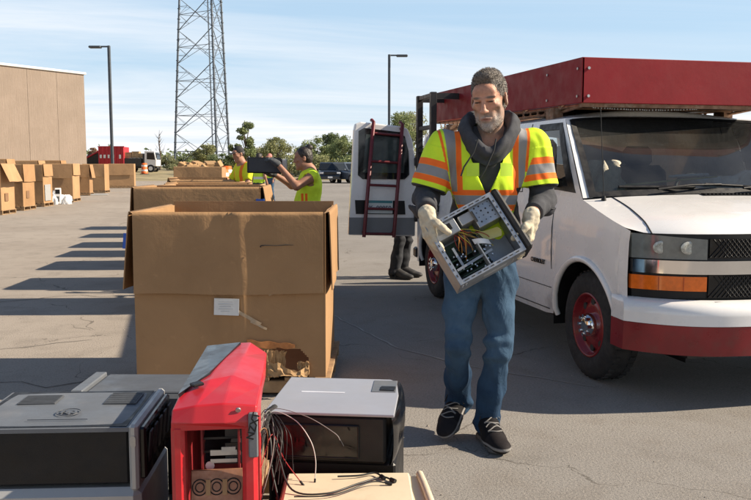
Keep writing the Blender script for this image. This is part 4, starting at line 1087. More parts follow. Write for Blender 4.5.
# bumper
def bump_prof(v, lo):      # v 0..1 bottom to top, returns (outward, z)
    return (.0 + .022 * sin(pi * min(1, v * 1.0)) ** .6, v)
def bumper(name, z0, z1, mat, prof):
    p = MB(); xs = list(np.linspace(-1, 1, 41))
    def f(u, v):
        x = u * .995; yb = nose(x * .985) - .115
        k = abs(u) ** 6
        o, z = prof(v)
        wrap = .0
        return (x * (1 + .012 * o / .03), yb - o + .012 * k, z - .0 * k)
    p.grid(f, xs, list(np.linspace(0, 1, 9)))
    # returns along the side up to the wheel arch
    for sg in (-1, 1):
        def f2(u, v, sg=sg):
            o, z = prof(v); y0 = nose(.98) - .115 + .012 - o * (1 - u); y1 = .475 - .12 * max(0, (.60 - z)) * 0
            return (sg * (.995 + .012 * o / .03 * (1 - u)), y0 + (y1 - y0) * u, z)
        p.grid(f2, [0, .5, 1], list(np.linspace(0, 1, 9)), flip=(sg > 0))
    return p.build(name, mat, van)
bumper('bumper', .52, .66, WP, lambda v: ((.030 - .0 * v, .515 + .115 * v) if v < .6 else (.030 - .115 * ((v - .6) / .4) ** 2, .515 + .115 * .6 + .07 * sin(pi / 2 * (v - .6) / .4))))
bumper('bumper_skirt', .33, .52, MAT['bump_red'], lambda v: ((.010 + .018 * v, .335 + .178 * v)))
p = MB(); p.box((0, .16, .5), (1.1, .2, .30)); p.build('bumper_core', MAT['black_plastic'], van)
p = MB()
for sg in (-1, 1): p.cyl((sg * .5, .05, .335), (sg * .5, .3, .32), .018, n=8)
p.box((0, .2, .315), (.9, .05, .05)); p.build('tow_bar', MAT['dark_metal'], van)
# hood and door seams
p = MB()
for sg in (-1, 1):
    P = [Vector(hood_f(sg * (.80 + .10 * (1 - v) ** 2 - .02 * v), v)) + Vector((0, 0, .001)) for v in np.linspace(0.0, 1, 14)]; p = MB(); p.tube(P, .0045, 5); p.build('seam', MAT['seam'], van)
    P = [(sg * (side_w(z) * plan(1.32 + .0) + .0005), 1.395 + .05 * (z - .8), z) for z in np.linspace(.70, 1.24, 10)]; p = MB(); p.tube(P, .004, 5); p.build('seam', MAT['seam'], van)
    P = [(sg * (side_w(z) * plan(2.4) + .0005), 2.42, z) for z in np.linspace(.36, 1.24, 10)] + [Vector(up_f(.215, v, sg)) + Vector((sg * .001, 0, 0)) for v in np.linspace(0, .97, 6)]; p = MB(); p.tube(P, .004, 5); p.build('seam', MAT['seam'], van)
    P = [(sg * (side_w(.385) * 1 + .0005), y, .385) for y in np.linspace(1.5, 2.42, 6)]; p = MB(); p.tube(P, .004, 5); p.build('seam', MAT['seam'], van)
    P = [(sg * (side_w(.56) + .0005), y, .56 ) for y in np.linspace(1.40, 4.05, 8)]; p = MB(); p.tube(P, .003, 5); p.build('seam', MAT['seam'], van)
# glass
p = MB(); p.grid(lambda u, v: Vector(ws_f(u, v)) + Vector((0, -.004, .003)), list(np.linspace(-.93, .93, 21)), list(np.linspace(.03, .96, 9)))
ws = p.build('windshield', MAT['glass'], van)
p = MB()
for a, b_ in ((-.955, -.90), (.90, .955)): p.slab(lambda u, v: Vector(ws_f(u, v)) + Vector((0, -.0065, .0045)), [a, (a + b_) / 2, b_], list(np.linspace(0.0, .97, 12)), (0, .003, -.002))
p.slab(lambda u, v: Vector(ws_f(u, v)) + Vector((0, -.0065, .0045)), list(np.linspace(-.93, .93, 21)), [.935, .955, .975], (0, .003, -.002))
p.slab(lambda u, v: Vector(ws_f(u, v)) + Vector((0, -.0065, .0045)), list(np.linspace(-.95, .95, 21)), [.0, .03, .055], (0, .003, -.002))
p.build('seal', MAT['black_plastic'], ws)
for sg in (-1, 1):
    p = MB(); p.grid(lambda s, v: Vector(up_f(s, v, sg)) + Vector((sg * -.004, 0, 0)), list(np.linspace(.02, .172, 8)), list(np.linspace(.09, .93, 7)), flip=(sg < 0)); sw = p.build('door_window', MAT['glass'], van)
    p = MB()
    def rim_(s0, s1, v0, v1): p.slab(lambda s, v: Vector(up_f(s, v, sg)) + Vector((sg * .003, 0, 0)), list(np.linspace(s0, s1, 6)), list(np.linspace(v0, v1, 4)), (sg * -.006, 0, 0))
    rim_(.020, .046, .06, .95); rim_(.046, .160, .06, .13); rim_(.046, .160, .86, .95); rim_(.160, .172, .06, .95)
    p.build('window_frame', MAT['black_plastic'], sw)
    # quarter filler at the foot of the pillar and the big rear side window
    for s0, s1 in ((.235, .495), (.545, .79), (.84, .945)):
        p = MB(); p.slab(lambda s, v: Vector(up_f(s, v, sg)) + Vector((sg * .005, 0, 0)), list(np.linspace(s0, s1, 5)), list(np.linspace(.10, .90, 5)), (sg * -.004, 0, 0)); p.build('side_window', MAT['dark_glass'], van)
    # mirror
    p = MB(); x = sg * 1.07
    p.box((x, 1.36, 1.49), (.19, .10, .30), (0, 0, sg * -.15), bev=.035); p.box((sg * .955, 1.40, 1.33), (.10, .06, .06), bev=.015); p.cyl((sg * .95, 1.40, 1.34), (sg * 1.05, 1.38, 1.42), .022, n=8)
    mr = p.build('side_mirror', MAT['black_plastic'], van)
    p = MB(); p.box((x + sg * .007, 1.408, 1.49), (.15, .012, .25), (0, 0, sg * -.15), bev=.01); p.build('mirror_glass', MAT['chrome'], mr)
    p = MB(); p.box((sg * .983, 2.27, 1.12), (.022, .17, .035), bev=.01); p.build('door_handle', MAT['black_plastic'], van)
    p = MB(); p.box((sg * .982, 2.0, .86), (.006, .2, .012)); 
em = text_mesh('emblem', 'CHEVROLET', .046, MAT['black_plastic'], van, Matrix.Translation((-.990, 1.62, .735)) @ Matrix.Rotation(-pi / 2, 4, 'Z') @ Matrix.Rotation(pi / 2, 4, 'X'), .002, True)
# wipers, cowl grille, antenna
p = MB()
for x0, x1 in ((-.42, .10), (.28, .80)):
    a = Vector(ws_f(x0 - .02, .02)) + Vector((0, -.03, .03)); b_ = Vector(ws_f(x1, .07)) + Vector((0, -.02, .02)); p.tube([a, a.lerp(b_, .5) + Vector((0, -.012, .012)), b_], .008, 6)
    c = Vector(ws_f(x0 - .30, .085)) + Vector((0, -.012, .012)); d = Vector(ws_f(x0 + .30, .055)) + Vector((0, -.012, .012)); p.tube([c, d], .010, 6); p.tube([c.lerp(d, .5), a.lerp(b_, .35)], .008, 6)
p.build('wiper', MAT['black_plastic'], van)
p = MB()
def cg(u, v): q = hood_f(u, .93 + .07 * v); return (q[0], q[1], q[2] + .006)
p.slab(cg, list(np.linspace(-.1, .75, 12)), [0, .5, 1], (0, 0, -.004))
for k in range(26):
    q = Vector(hood_f(-.08 + k * .032, .965)) + Vector((0, 0, .009)); p.box(q, (.012, .05, .008))
p.build('cowl_grille', MAT['black_plastic'], van)
p = MB(); q = Vector(hood_f(-.87, .93)); p.cyl(q, q + Vector((0, 0, .03)), .018, .012, 10); p.tube([q + Vector((0, 0, .02)), q + Vector((-.02, .04, .62))], .0028, 5); p.build('antenna', MAT['black_plastic'], van)
# interior
p = MB(); p.grid(lambda u, v: (u * .92, .99 + .50 * v, 1.215 + .03 * v + .03 * sin(pi * v)), list(np.linspace(-1, 1, 9)), list(np.linspace(0, 1, 5)))
p.box((0, 1.50, 1.09), (1.75, .08, .30)); dash = p.build('dashboard', MAT['dash'], van)
p = MB(); p.box((0, 2.72, .46), (1.84, 2.55, .04)); p.build('cabin_floor', MAT['dash'], van)
for x in (-.45, .45):
    p = MB(); p.box((x, 2.35, .72), (.52, .55, .36), bev=.06); p.box((x, 2.60, 1.13), (.50, .16, .66), (-.2, 0, 0), bev=.06); p.box((x, 2.70, 1.54), (.28, .10, .18), (-.15, 0, 0), bev=.04); p.build('seat', MAT['dash'], van)
p = MB(); P = []
P = [(-.86, 2.92, .5), (.86, 2.92, .5)] + [(.86 * cos(a), 2.92, 1.15 + .50 * sin(a)) for a in np.linspace(0, pi, 25)]
p.prism(P, (0, .02, 0)); p.build('reflection_arch', MAT['reflection_arch'], van)  # pale arch panel added to stand for the reflection in the windshield
p = MB(); p.grid(lambda u, v: (u * .84, 1.75 + v * 3.3, 1.775 + .05 * (1 - u * u)), list(np.linspace(-1, 1, 7)), [0, 1], flip=True); p.build('headliner', MAT['dash'], van)
p = MB(); M = Matrix.Translation((.42, 1.72, 1.22)) @ Matrix.Rotation(radians(60), 4, 'X')
for k in range(24):
    a0, a1 = 2 * pi * k / 24, 2 * pi * (k + 1) / 24; p.cyl(M @ Vector((.19 * cos(a0), .19 * sin(a0), 0)), M @ Vector((.19 * cos(a1), .19 * sin(a1), 0)), .014, n=6)
p.build('steering_wheel', MAT['black_plastic'], van)
# things on the dashboard (each lies there on its own)
dz = 1.255
def on_dash(x, y, z=0): return (VX + x, VY + y, dz + z)
crumpled('work_glove', 'pale crumpled work gloves heaped behind the windshield corner', 'gloves', on_dash(-.66, 1.24, -.015), (.15, .12, .24), MAT['glove'], 5)
crumpled('paper_heap', 'crumpled receipts and papers heaped on the van dashboard', 'papers', on_dash(.30, 1.26, -.015), (.22, .12, .13), MAT['paper'], 6)
crumpled('plastic_bag', 'clear plastic bag on the dashboard before the steering wheel', 'bag', on_dash(.58, 1.28, -.015), (.18, .12, .17), MAT['white_plastic'], 7)
p = MB(); p.box((0, 0, .012), (.72, .03, .012), (0, -.09, 0), bev=.002); tag(p.build('yardstick', MAT['yellow_plastic'], None, on_dash(-.20, 1.16, .075), radians(-10)), 'long yellow measuring stick lying across the van dashboard', 'ruler')
p = MB(); p.cyl((-.13, 0, .02), (.12, 0, .03), .012, n=8); p.box((.14, 0, .032), (.05, .045, .02), bev=.006); p.box((-.15, 0, .018), (.05, .04, .02), (0, 0, .5), bev=.006)
tag(p.build('wrench', MAT['white_plastic'], None, on_dash(.05, 1.28, .10), .1), 'pale wrench lying on the dashboard above the papers', 'tool')
# rear door swung open, seen from outside
RD = VL + .045
dpoly = [(-1.765, .655), (-.965, .625), (-.955, 1.15), (-.965, 1.50), (-1.00, 1.74), (-1.06, 1.875), (-1.12, 1.905), (-1.62, 1.955), (-1.685, 1.93), (-1.70, 1.86)]
p = MB(); p.prism([(x, RD, z) for x, z in dpoly], (0, .07, 0)); rd = p.build('rear_door', WP, van)
b_m = rd.modifiers.new('bevel', 'BEVEL'); b_m.width = .018; b_m.segments = 3; b_m.limit_method = 'ANGLE'; b_m.angle_limit = radians(50)
p = MB(); p.prism([(x, RD - .012, z) for x, z in [(-1.655, 1.345), (-1.60, 1.30), (-1.10, 1.295), (-1.045, 1.35), (-1.055, 1.62), (-1.10, 1.79), (-1.16, 1.84), (-1.58, 1.885), (-1.645, 1.85)]], (0, .009, 0)); p.build('window', MAT['dark_glass'], rd)
p = MB(); p.prism([(x, RD - .008, z) for x, z in [(-1.60, 1.375), (-1.11, 1.37), (-1.12, 1.62), (-1.16, 1.77), (-1.56, 1.815)]], (0, -.007, 0)); p.build('pane', pm('tinted_pane', (.05, .065, .065), .08, var=.3, rvar=.03), rd)
p = MB(); p.prism([(x, RD - .009, z) for x, z in [(-1.69, 1.06), (-1.10, 1.045), (-1.09, .885), (-1.68, .90)]], (0, .007, 0)); p.build('plate_recess', MAT['black_plastic'], rd)
p = MB(); p.prism([(x, RD - .006, z) for x, z in [(-1.76, .86), (-.972, .845), (-.975, .640), (-1.765, .668)]], (0, .004, 0)); p.build('lower_cladding', pm('grey_cladding', (.20, .205, .21), .5, var=.08), rd)
p = MB(); p.box((-1.395, RD - .014, .977), (.30, .006, .15), (0, radians(1.5), 0)); pl_ = p.build('license_plate', pm('plate_white', (.62, .66, .64), .45, var=.05, dirt=(.3, .5, .5), dirt_amt=.4), rd)
p = MB(); p.box((-1.395, RD - .0185, 1.037), (.29, .003, .028), (0, radians(1.5), 0)); p.build('plate_band', pm('plate_teal', (.05, .22, .25), .4), pl_)
text_mesh('plate_text', 'K  99950', .072, pm('plate_ink', (.10, .12, .16), .5), pl_, Matrix.Translation((-1.395, RD - .018, .963)) @ Matrix.Rotation(radians(1.5), 4, 'Y') @ Matrix.Rotation(pi / 2, 4, 'X'), .001, True)
p = MB()
for x0, x1 in ((-1.585, -1.50), (-1.16, -1.235)):
    pass
L0, L1 = (-1.60, .635), (-1.485, 1.955)
Rr0, Rr1 = (-1.245, .625), (-1.145, 1.93)
yb_ = RD - .075
def lad(a, b_, t): return Vector((a[0] + (b_[0] - a[0]) * t, yb_, a[1] + (b_[1] - a[1]) * t))
p.tube([lad(L0, L1, 0), lad(L0, L1, 1), lad(L0, L1, 1) + Vector((0, .10, .02))], .022, 8); p.tube([lad(Rr0, Rr1, 0), lad(Rr0, Rr1, 1), lad(Rr0, Rr1, 1) + Vector((0, .10, .02))], .022, 8)
for t_ in (.03, .25, .455, .66, .90): p.cyl(lad(L0, L1, t_), lad(Rr0, Rr1, t_), .015, n=8)
for t_ in (.04, .96):
    for A_, B_ in ((L0, L1), (Rr0, Rr1)): p.cyl(lad(A_, B_, t_), lad(A_, B_, t_) + Vector((0, .07, 0)), .016, n=8)
p.build('ladder', MAT['ladder_red'], rd)
p = MB()
for z in (.85, 1.5): p.box((-.955, RD - .01, z), (.06, .09, .10), bev=.01)
p.build('hinge', MAT['black_steel'], rd)
# other rear door swung back on the far side
p = MB(); p.prism([(-x, RD, z) for x, z in dpoly], (0, .07, 0)); rd2 = p.build('rear_door', WP, van)
p = MB(); p.prism([(x, RD - .012, z) for x, z in [(1.655, 1.345), (1.60, 1.30), (1.10, 1.295), (1.045, 1.35), (1.055, 1.62), (1.10, 1.79), (1.58, 1.885), (1.645, 1.85)]], (0, .009, 0)); p.build('window', MAT['dark_glass'], rd2)
p = MB(); p.box((0, VL + .05, .44), (1.95, .14, .12), bev=.02); p.build('rear_bumper', MAT['black_steel'], van)
# roof rack box: four red boards on a rusty lattice frame
def rz0(y): return 1.908 + .0150 * (y - 1.41)
def rz1(y): return 2.236 + .0130 * (y - 1.41)
RX0, RX1, RY0, RY1 = -.765, .80, 1.41, 5.10
rk = thing('rack', None, None); rk.parent = van; rk.name = 'roof_rack'
def board(a, b_, th, name='side_board'):
    p = MB(); a = Vector(a); b_ = Vector(b_); n = Vector(((b_ - a).y, -(b_ - a).x)).normalized() * th
    P = [(a.x, a.y, rz0(a.y)), (b_.x, b_.y, rz0(b_.y)), (b_.x, b_.y, rz1(b_.y)), (a.x, a.y, rz1(a.y))]
    p.prism(P, (n.x, n.y, 0)); o = p.build(name, MAT['red_paint'], rk)
    m_ = o.modifiers.new('bevel', 'BEVEL'); m_.width = .004; m_.segments = 2
    return o
board((RX0, RY0), (RX1, RY0), -.022, 'front_board'); board((RX0 - .001, RY1), (RX0 - .001, RY0), -.02); board((RX1 + .001, RY0), (RX1 + .001, RY1), -.02); board((RX1, RY1), (RX0, RY1), -.022, 'rear_board')
p = MB()
for x in (RX0 + .05, RX1 - .05):
    for z in (.05, .25): p.cyl((x, RY0 - .002, rz0(RY0) + z), (x, RY0 - .010, rz0(RY0) + z), .011, n=8)
for y in (RY0 + .06, 2.0, 3.0, RY1 - .06):
    for z in (.05, .25): p.cyl((RX0 - .002, y, rz0(y) + z), (RX0 - .010, y, rz0(y) + z), .010, n=8)
p.build('bolt', MAT['steel'], rk)
p = MB()
for sgx in (RX0 + .05, RX1 - .05):
    p.tube([(sgx, y, rz0(y) - .012) for y in (RY0 + .03, 2, 3, RY1 - .03)], .014, 6)
    p.tube([(sgx, y, 1.862) for y in (RY0 + .60, 2, 3, RY1 - .03)], .012, 6)
    ys_ = np.arange(RY0 + .62, RY1 - .1, .075)
    for k, y in enumerate(ys_): p.cyl((sgx, y, 1.863), (sgx, y + .075, rz0(y) - .012) if k % 2 else (sgx, y - .075, rz0(y) - .012), .006, n=5)
for y in (RY0 + .04, 1.8, 2.5, 3.2, 3.9, RY1 - .05): p.box((0, y, rz0(y) - .008), (RX1 - RX0 - .06, .05, .04))
p.tube([(RX0 + .05, RY0 + .03, rz0(RY0) - .01), (RX0 + .05, RY0 + .62, 1.855)], .012, 6); p.tube([(RX1 - .05, RY0 + .03, rz0(RY0) - .01), (RX1 - .05, RY0 + .62, 1.855)], .012, 6)
for x in (-.75, .75):
    for y in (1.9, 3.2, 4.5): p.box((x, y, 1.85), (.08, .14, .10))
p.build('lattice_frame', MAT['rust'], rk)
p = MB(); 
n_ = 74
def corr(u, v): return (RX0 + .04 + (RX1 - RX0 - .08) * u, RY0 + .02 + v * 2.2, rz0(RY0 + v * 2.2) - .010 + .006 * sin(u * n_ * pi))
p.slab(corr, list(np.linspace(0, 1, n_ * 2 + 1)), [0, 1], (0, 0, .012)); p.build('deck_panel', MAT['black_steel'], rk)
p = MB(); P = []
for k in range(40):
    x = RX0 + .12 + k * .022; q = Vector((x, RY0 + .05 + .01 * sin(k), rz0(RY0) - .028 - .012 * sin(k * .08))); p.ball(q, .0075, 4)
p.build('chain', MAT['steel'], rk)
# black uprights at the rear corner that carry the rack
for y in (4.22, 4.74):
    p = MB(); p.box((-1.045, y, 1.58), (.065, .065, 1.28), bev=.006); p.box((-.98, y, 1.0), (.12, .05, .06)); p.box((-.90, y, 2.18), (.26, .05, .06)); p.build('upright', MAT['black_steel'], rk)
p = MB()
for z in (1.02, 1.62, 1.86, 2.19): p.box((-1.045, 4.48, z), (.04, .50, .045), bev=.004)
p.build('crossbar', MAT['black_steel'], rk)

# ------------------------------------------------------------------ people: smooth distance fields turned into one surface each
def rotm(yaw=0, pitch=0, roll=0): return np.array(Matrix.Rotation(yaw, 3, 'Z') @ Matrix.Rotation(pitch, 3, 'X') @ Matrix.Rotation(roll, 3, 'Y'))
class Field:
    def __init__(s): s.ops = []
    def cap(s, a, b, ra, rb=None, k=.02, sub=False):
        a = np.array(a, float); b = np.array(b, float); rb = ra if rb is None else rb; R = max(ra, rb)
        def fn(P):
            d = b - a; L2 = max(1e-9, d @ d); t = np.clip(((P - a) @ d) / L2, 0, 1)
            return np.linalg.norm(P - a - t[..., None] * d, axis=-1) - (ra + (rb - ra) * t)
        s.ops.append((fn, np.minimum(a, b) - R, np.maximum(a, b) + R, k, sub)); return s
    def chain(s, pts, rs, k=.02):
        for i in range(len(pts) - 1): s.cap(pts[i], pts[i + 1], rs[i], rs[i + 1], k)
        return s
    def ell(s, c, r, R=None, k=.02, sub=False):
        c = np.array(c, float); r = np.array(r, float); m = r.max()
        def fn(P):
            q = P - c
            if R is not None: q = q @ R
            k0 = np.linalg.norm(q / r, axis=-1); k1 = np.linalg.norm(q / (r * r), axis=-1)
            return k0 * (k0 - 1) / np.maximum(k1, 1e-9)
        s.ops.append((fn, c - m, c + m, k, sub)); return s
    def box(s, c, h, R=None, rad=.01, k=.02, sub=False):
        c = np.array(c, float); h = np.array(h, float); m = np.linalg.norm(h)
        def fn(P):
            q = P - c
            if R is not None: q = q @ R
            q = np.abs(q) - (h - rad)
            return np.linalg.norm(np.maximum(q, 0), axis=-1) + np.minimum(q.max(-1), 0) - rad
        s.ops.append((fn, c - m, c + m, k, sub)); return s
    def cut(s, c, n, R):        # remove the side of a plane that n points to, within a ball of radius R round c
        c = np.array(c, float); n = np.array(n, float); n /= np.linalg.norm(n)
        def fn(P): return np.maximum(-((P - c) @ n), np.linalg.norm(P - c, axis=-1) - R)
        s.ops.append((fn, c - R, c + R, .004, True)); return s
    def mesh(s, h):
        lo = np.min([o[1] for o in s.ops if not o[4]], 0) - 3 * h - .01; hi = np.max([o[2] for o in s.ops if not o[4]], 0) + 3 * h + .01
        n = np.ceil((hi - lo) / h).astype(int) + 1
        f = np.full(n, .3, np.float32)
        ax = [lo[i] + h * np.arange(n[i]) for i in range(3)]
        for fn, a, b, k, sub in s.ops:
            m = k + 3 * h + .012
            i0 = np.clip(np.floor((a - m - lo) / h).astype(int), 0, n); i1 = np.clip(np.ceil((b + m - lo) / h).astype(int) + 1, 0, n)
            if (i1 <= i0).any(): continue
            P = np.stack(np.meshgrid(*[ax[q][i0[q]:i1[q]] for q in range(3)], indexing='ij'), -1)
            d = fn(P); sl = tuple(slice(i0[q], i1[q]) for q in range(3)); g = f[sl]
            if sub:
                hh = np.maximum(k - np.abs(g + d), 0) / k; f[sl] = np.maximum(g, -d) + hh * hh * k * .25
            else:
                hh = np.maximum(k - np.abs(g - d), 0) / k; f[sl] = np.minimum(g, d) - hh * hh * k * .25
        S = f < 0; N = [q - 1 for q in f.shape]
        offs = np.array([(i, j, k) for i in (0, 1) for j in (0, 1) for k in (0, 1)])
        cnt = sum(S[o[0]:o[0] + N[0], o[1]:o[1] + N[1], o[2]:o[2] + N[2]].astype(np.int8) for o in offs)
        act = (cnt > 0) & (cnt < 8); ai = np.argwhere(act); idx = np.full(act.shape, -1, np.int64); idx[act] = np.arange(len(ai))
        cv = np.stack([f[ai[:, 0] + o[0], ai[:, 1] + o[1], ai[:, 2] + o[2]] for o in offs], 1).astype(float)
        acc = np.zeros((len(ai), 3)); num = np.zeros(len(ai))
        for a in range(8):
            for b in range(a + 1, 8):
                if np.abs(offs[a] - offs[b]).sum() != 1: continue
                m = (cv[:, a] < 0) != (cv[:, b] < 0); t = np.where(m, cv[:, a] / np.where(m, cv[:, a] - cv[:, b], 1), 0)
                acc += m[:, None] * (offs[a] + t[:, None] * (offs[b] - offs[a])); num += m
        V = (ai + acc / num[:, None]) * h + lo
        Q = []
        for d in range(3):
            A = [slice(None)] * 3; B = [slice(None)] * 3; A[d] = slice(0, -1); B[d] = slice(1, None)
            s0, s1 = S[tuple(A)], S[tuple(B)]; e = np.argwhere(s0 != s1); u, v = (d + 1) % 3, (d + 2) % 3
            e = e[(e[:, u] > 0) & (e[:, v] > 0) & (e[:, u] < S.shape[u] - 1) & (e[:, v] < S.shape[v] - 1)]
            def ix(du, dv):
                w = e.copy(); w[:, u] += du; w[:, v] += dv; return idx[w[:, 0], w[:, 1], w[:, 2]]
            q = np.stack([ix(-1, -1), ix(0, -1), ix(0, 0), ix(-1, 0)], 1); fl = ~s0[e[:, 0], e[:, 1], e[:, 2]]
            q[fl] = q[fl][:, ::-1]; Q.append(q)
        return V, np.concatenate(Q)
_rs = np.random.RandomState(4); _lat = _rs.rand(32, 32, 32)
def vnoise(P):
    i = np.floor(P).astype(int); f = P - i; f = f * f * (3 - 2 * f); r = 0
    for a in (0, 1):
        for b in (0, 1):
            for c in (0, 1):
                w = (f[:, 0] if a else 1 - f[:, 0]) * (f[:, 1] if b else 1 - f[:, 1]) * (f[:, 2] if c else 1 - f[:, 2])
                r = r + w * _lat[(i[:, 0] + a) % 32, (i[:, 1] + b) % 32, (i[:, 2] + c) % 32]
    return r - .5
def to_obj(name, VQ, mat, parent=None, attrs=None, disp=None, smooth_it=1):
    V, Q = VQ
    for _ in range(smooth_it):      # one pass of neighbour smoothing takes the stair steps off
        acc = np.zeros_like(V); n = np.zeros(len(V))
        for k in range(4):
            np.add.at(acc, Q[:, k], V[Q[:, (k + 1) % 4]]); np.add.at(n, Q[:, k], 1)
            np.add.at(acc, Q[:, k], V[Q[:, (k + 3) % 4]]); np.add.at(n, Q[:, k], 1)
        V = V * .5 + .5 * acc / np.maximum(n, 1)[:, None]
    if disp is not None:
        fn = np.cross(V[Q[:, 2]] - V[Q[:, 0]], V[Q[:, 3]] - V[Q[:, 1]]); N = np.zeros_like(V)
        for k in range(4): np.add.at(N, Q[:, k], fn)
        N /= np.maximum(np.linalg.norm(N, axis=1), 1e-12)[:, None]
        V0 = V; V = V + N * disp(V)[:, None]
    me = bpy.data.meshes.new(name)
    me.vertices.add(len(V)); me.vertices.foreach_set('co', V.astype(np.float32).ravel())
    me.loops.add(len(Q) * 4); me.loops.foreach_set('vertex_index', Q.astype(np.int32).ravel())
    me.polygons.add(len(Q)); me.polygons.foreach_set('loop_start', np.arange(0, len(Q) * 4, 4, dtype=np.int32))
    me.polygons.foreach_set('use_smooth', np.ones(len(Q), bool))
    me.update(calc_edges=True); me.materials.append(mat)
    for k, v in (attrs or {}).items():
        a = me.attributes.new(k, 'FLOAT', 'POINT'); a.data.foreach_set('value', v(V).astype(np.float32))
    o = bpy.data.objects.new(name, me); C.objects.link(o)
    if parent is not None: o.parent = parent
    return o
def A3(*p): return np.array(p, float)

SKIN = paint_mat('weathered_skin', (.47, .24, .16), [('stubble', (.31, .20, .15), .016), ('beard', (.36, .31, .275), .014), ('lips', (.27, .125, .095), .004), ('brow', (.12, .09, .07), .0025), ('eye', (.035, .025, .02), .0015)], .5, .35, 260, .22, .10, .4, 34)
SKIN2 = paint_mat('tan_skin', (.34, .17, .11), [('brow', (.05, .03, .025), .003), ('eye', (.03, .02, .018), .002)], .55, .1, 200, .1, .1, .4, 20)

class Head:
    def __init__(s, c, yaw, pitch, roll=0, sc=1.0): s.c = A3(*c); s.R = rotm(yaw, pitch, roll); s.k = sc
    def __call__(s, x, y, z): return s.c + s.R @ (A3(x, y, z) * s.k)
    def inv(s, V): return ((V - s.c) @ s.R) / s.k
def add_head(F, hd):
    k = hd.k; R = hd.R
    E = lambda c, r, kk=.012, sub=False, R2=None: F.ell(hd(*c), np.array(r) * k, R if R2 is None else R @ R2, kk * k, sub)
    Cp = lambda a, b, ra, rb=None, kk=.01, sub=False: F.cap(hd(*a), hd(*b), ra * k, None if rb is None else rb * k, kk * k, sub)
    E((0, .015, .050), (.080, .100, .093)); E((0, -.025, -.030), (.068, .076, .105), .02)
    E((-.031, -.020, -.082), (.030, .055, .042), .03); E((.031, -.020, -.082), (.030, .055, .042), .03)
    E((0, -.070, -.122), (.030, .028, .024), .03)                     # chin
    E((0, -.082, .046), (.056, .022, .036), .03)                      # forehead
    for sx in (-1, 1):
        E((sx * .033, -.104, .006), (.021, .020, .014), .010, True)       # socket
        E((sx * .033, -.084, .005), (.0155, .0155, .0135), .003)           # eyeball under the lid
        Cp((sx * .015, -.1010, .0195), (sx * .052, -.0865, .0250), .0092, .0065, .009)   # brow ridge
        Cp((sx * .020, -.0985, .0105), (sx * .047, -.0885, .0095), .0035, .0035, .004)   # upper lid
        Cp((sx * .022, -.0965, -.0065), (sx * .046, -.0875, -.0050), .0035, .0030, .006)
        E((sx * .048, -.066, -.020), (.020, .018, .016), .025)            # cheekbone
        E((sx * .0125, -.1085, -.041), (.0098, .0115, .0085), .006)       # nostril wing
        E((sx * .082, .012, -.004), (.010, .022, .033), .006, False, rotm(sx * .35)); E((sx * .090, .008, .0), (.006, .012, .018), .006, True)
        E((sx * .056, -.074, -.058), (.012, .014, .022), .02, True)
    Cp((0, -.100, .016), (0, -.1195, -.036), .0085, .0125, .010)          # nose
    E((0, -.118, -.040), (.0125, .0115, .0105), .006)
    Cp((-.023, -.0925, -.0785), (0, -.1000, -.0725), .0050, .0070, .006); Cp((.023, -.0925, -.0785), (0, -.1000, -.0725), .0050, .0070, .006)
    Cp((-.015, -.0930, -.0870), (.015, -.0930, -.0870), .0062, .0062, .007)
    Cp((-.026, -.097, -.0850), (0, -.1015, -.0795), .0020, .0022, .004, True); Cp((0, -.1015, -.0795), (.026, -.097, -.0850), .0022, .0020, .004, True)
def head_attrs(hd):
    def ellf(c, r):
        def f(V): q = hd.inv(V); return (np.linalg.norm((q - A3(*c)) / A3(*r), axis=1) - 1) * min(r) * hd.k
        return f
    lips = lambda V: ellf((0, -.100, -.080), (.022, .02, .0085))(V)
    brow = lambda V: np.minimum(ellf((-.034, -.099, .0245), (.022, .02, .0060))(V), ellf((.034, -.099, .0245), (.022, .02, .0060))(V))
    eye = lambda V: np.minimum(ellf((-.034, -.094, .0035), (.0150, .012, .0046))(V), ellf((.034, -.094, .0035), (.0150, .012, .0046))(V))
    def stub(V):
        q = hd.inv(V); up = np.where(np.abs(q[:, 0]) < .03, -.056, -.058 + (np.abs(q[:, 0]) - .03) * 1.35)
        d = np.maximum(q[:, 2] - up, q[:, 1] - .02)
        d = np.maximum(d, -q[:, 2] - .175); return np.maximum(d, -(lips(V) - .001)) * hd.k
    def beard(V):
        q = hd.inv(V); w = .012 * vnoise(q * 70) + .010 * vnoise(q * 160)
        d = np.minimum(ellf((0, -.085, -.122), (.034, .05, .036))(V), ellf((0, -.105, -.0615), (.028, .03, .0075))(V))
        d = np.minimum(d, np.minimum(ellf((-.045, -.05, -.10), (.022, .05, .032))(V), ellf((.045, -.05, -.10), (.022, .05, .032))(V)))
        return np.maximum(d, -(lips(V) - .001)) + w * hd.k
    return dict(lips=lips, brow=brow, eye=eye, stubble=lambda V: stub(V) + .012 * vnoise(hd.inv(V) * 60), beard=beard)

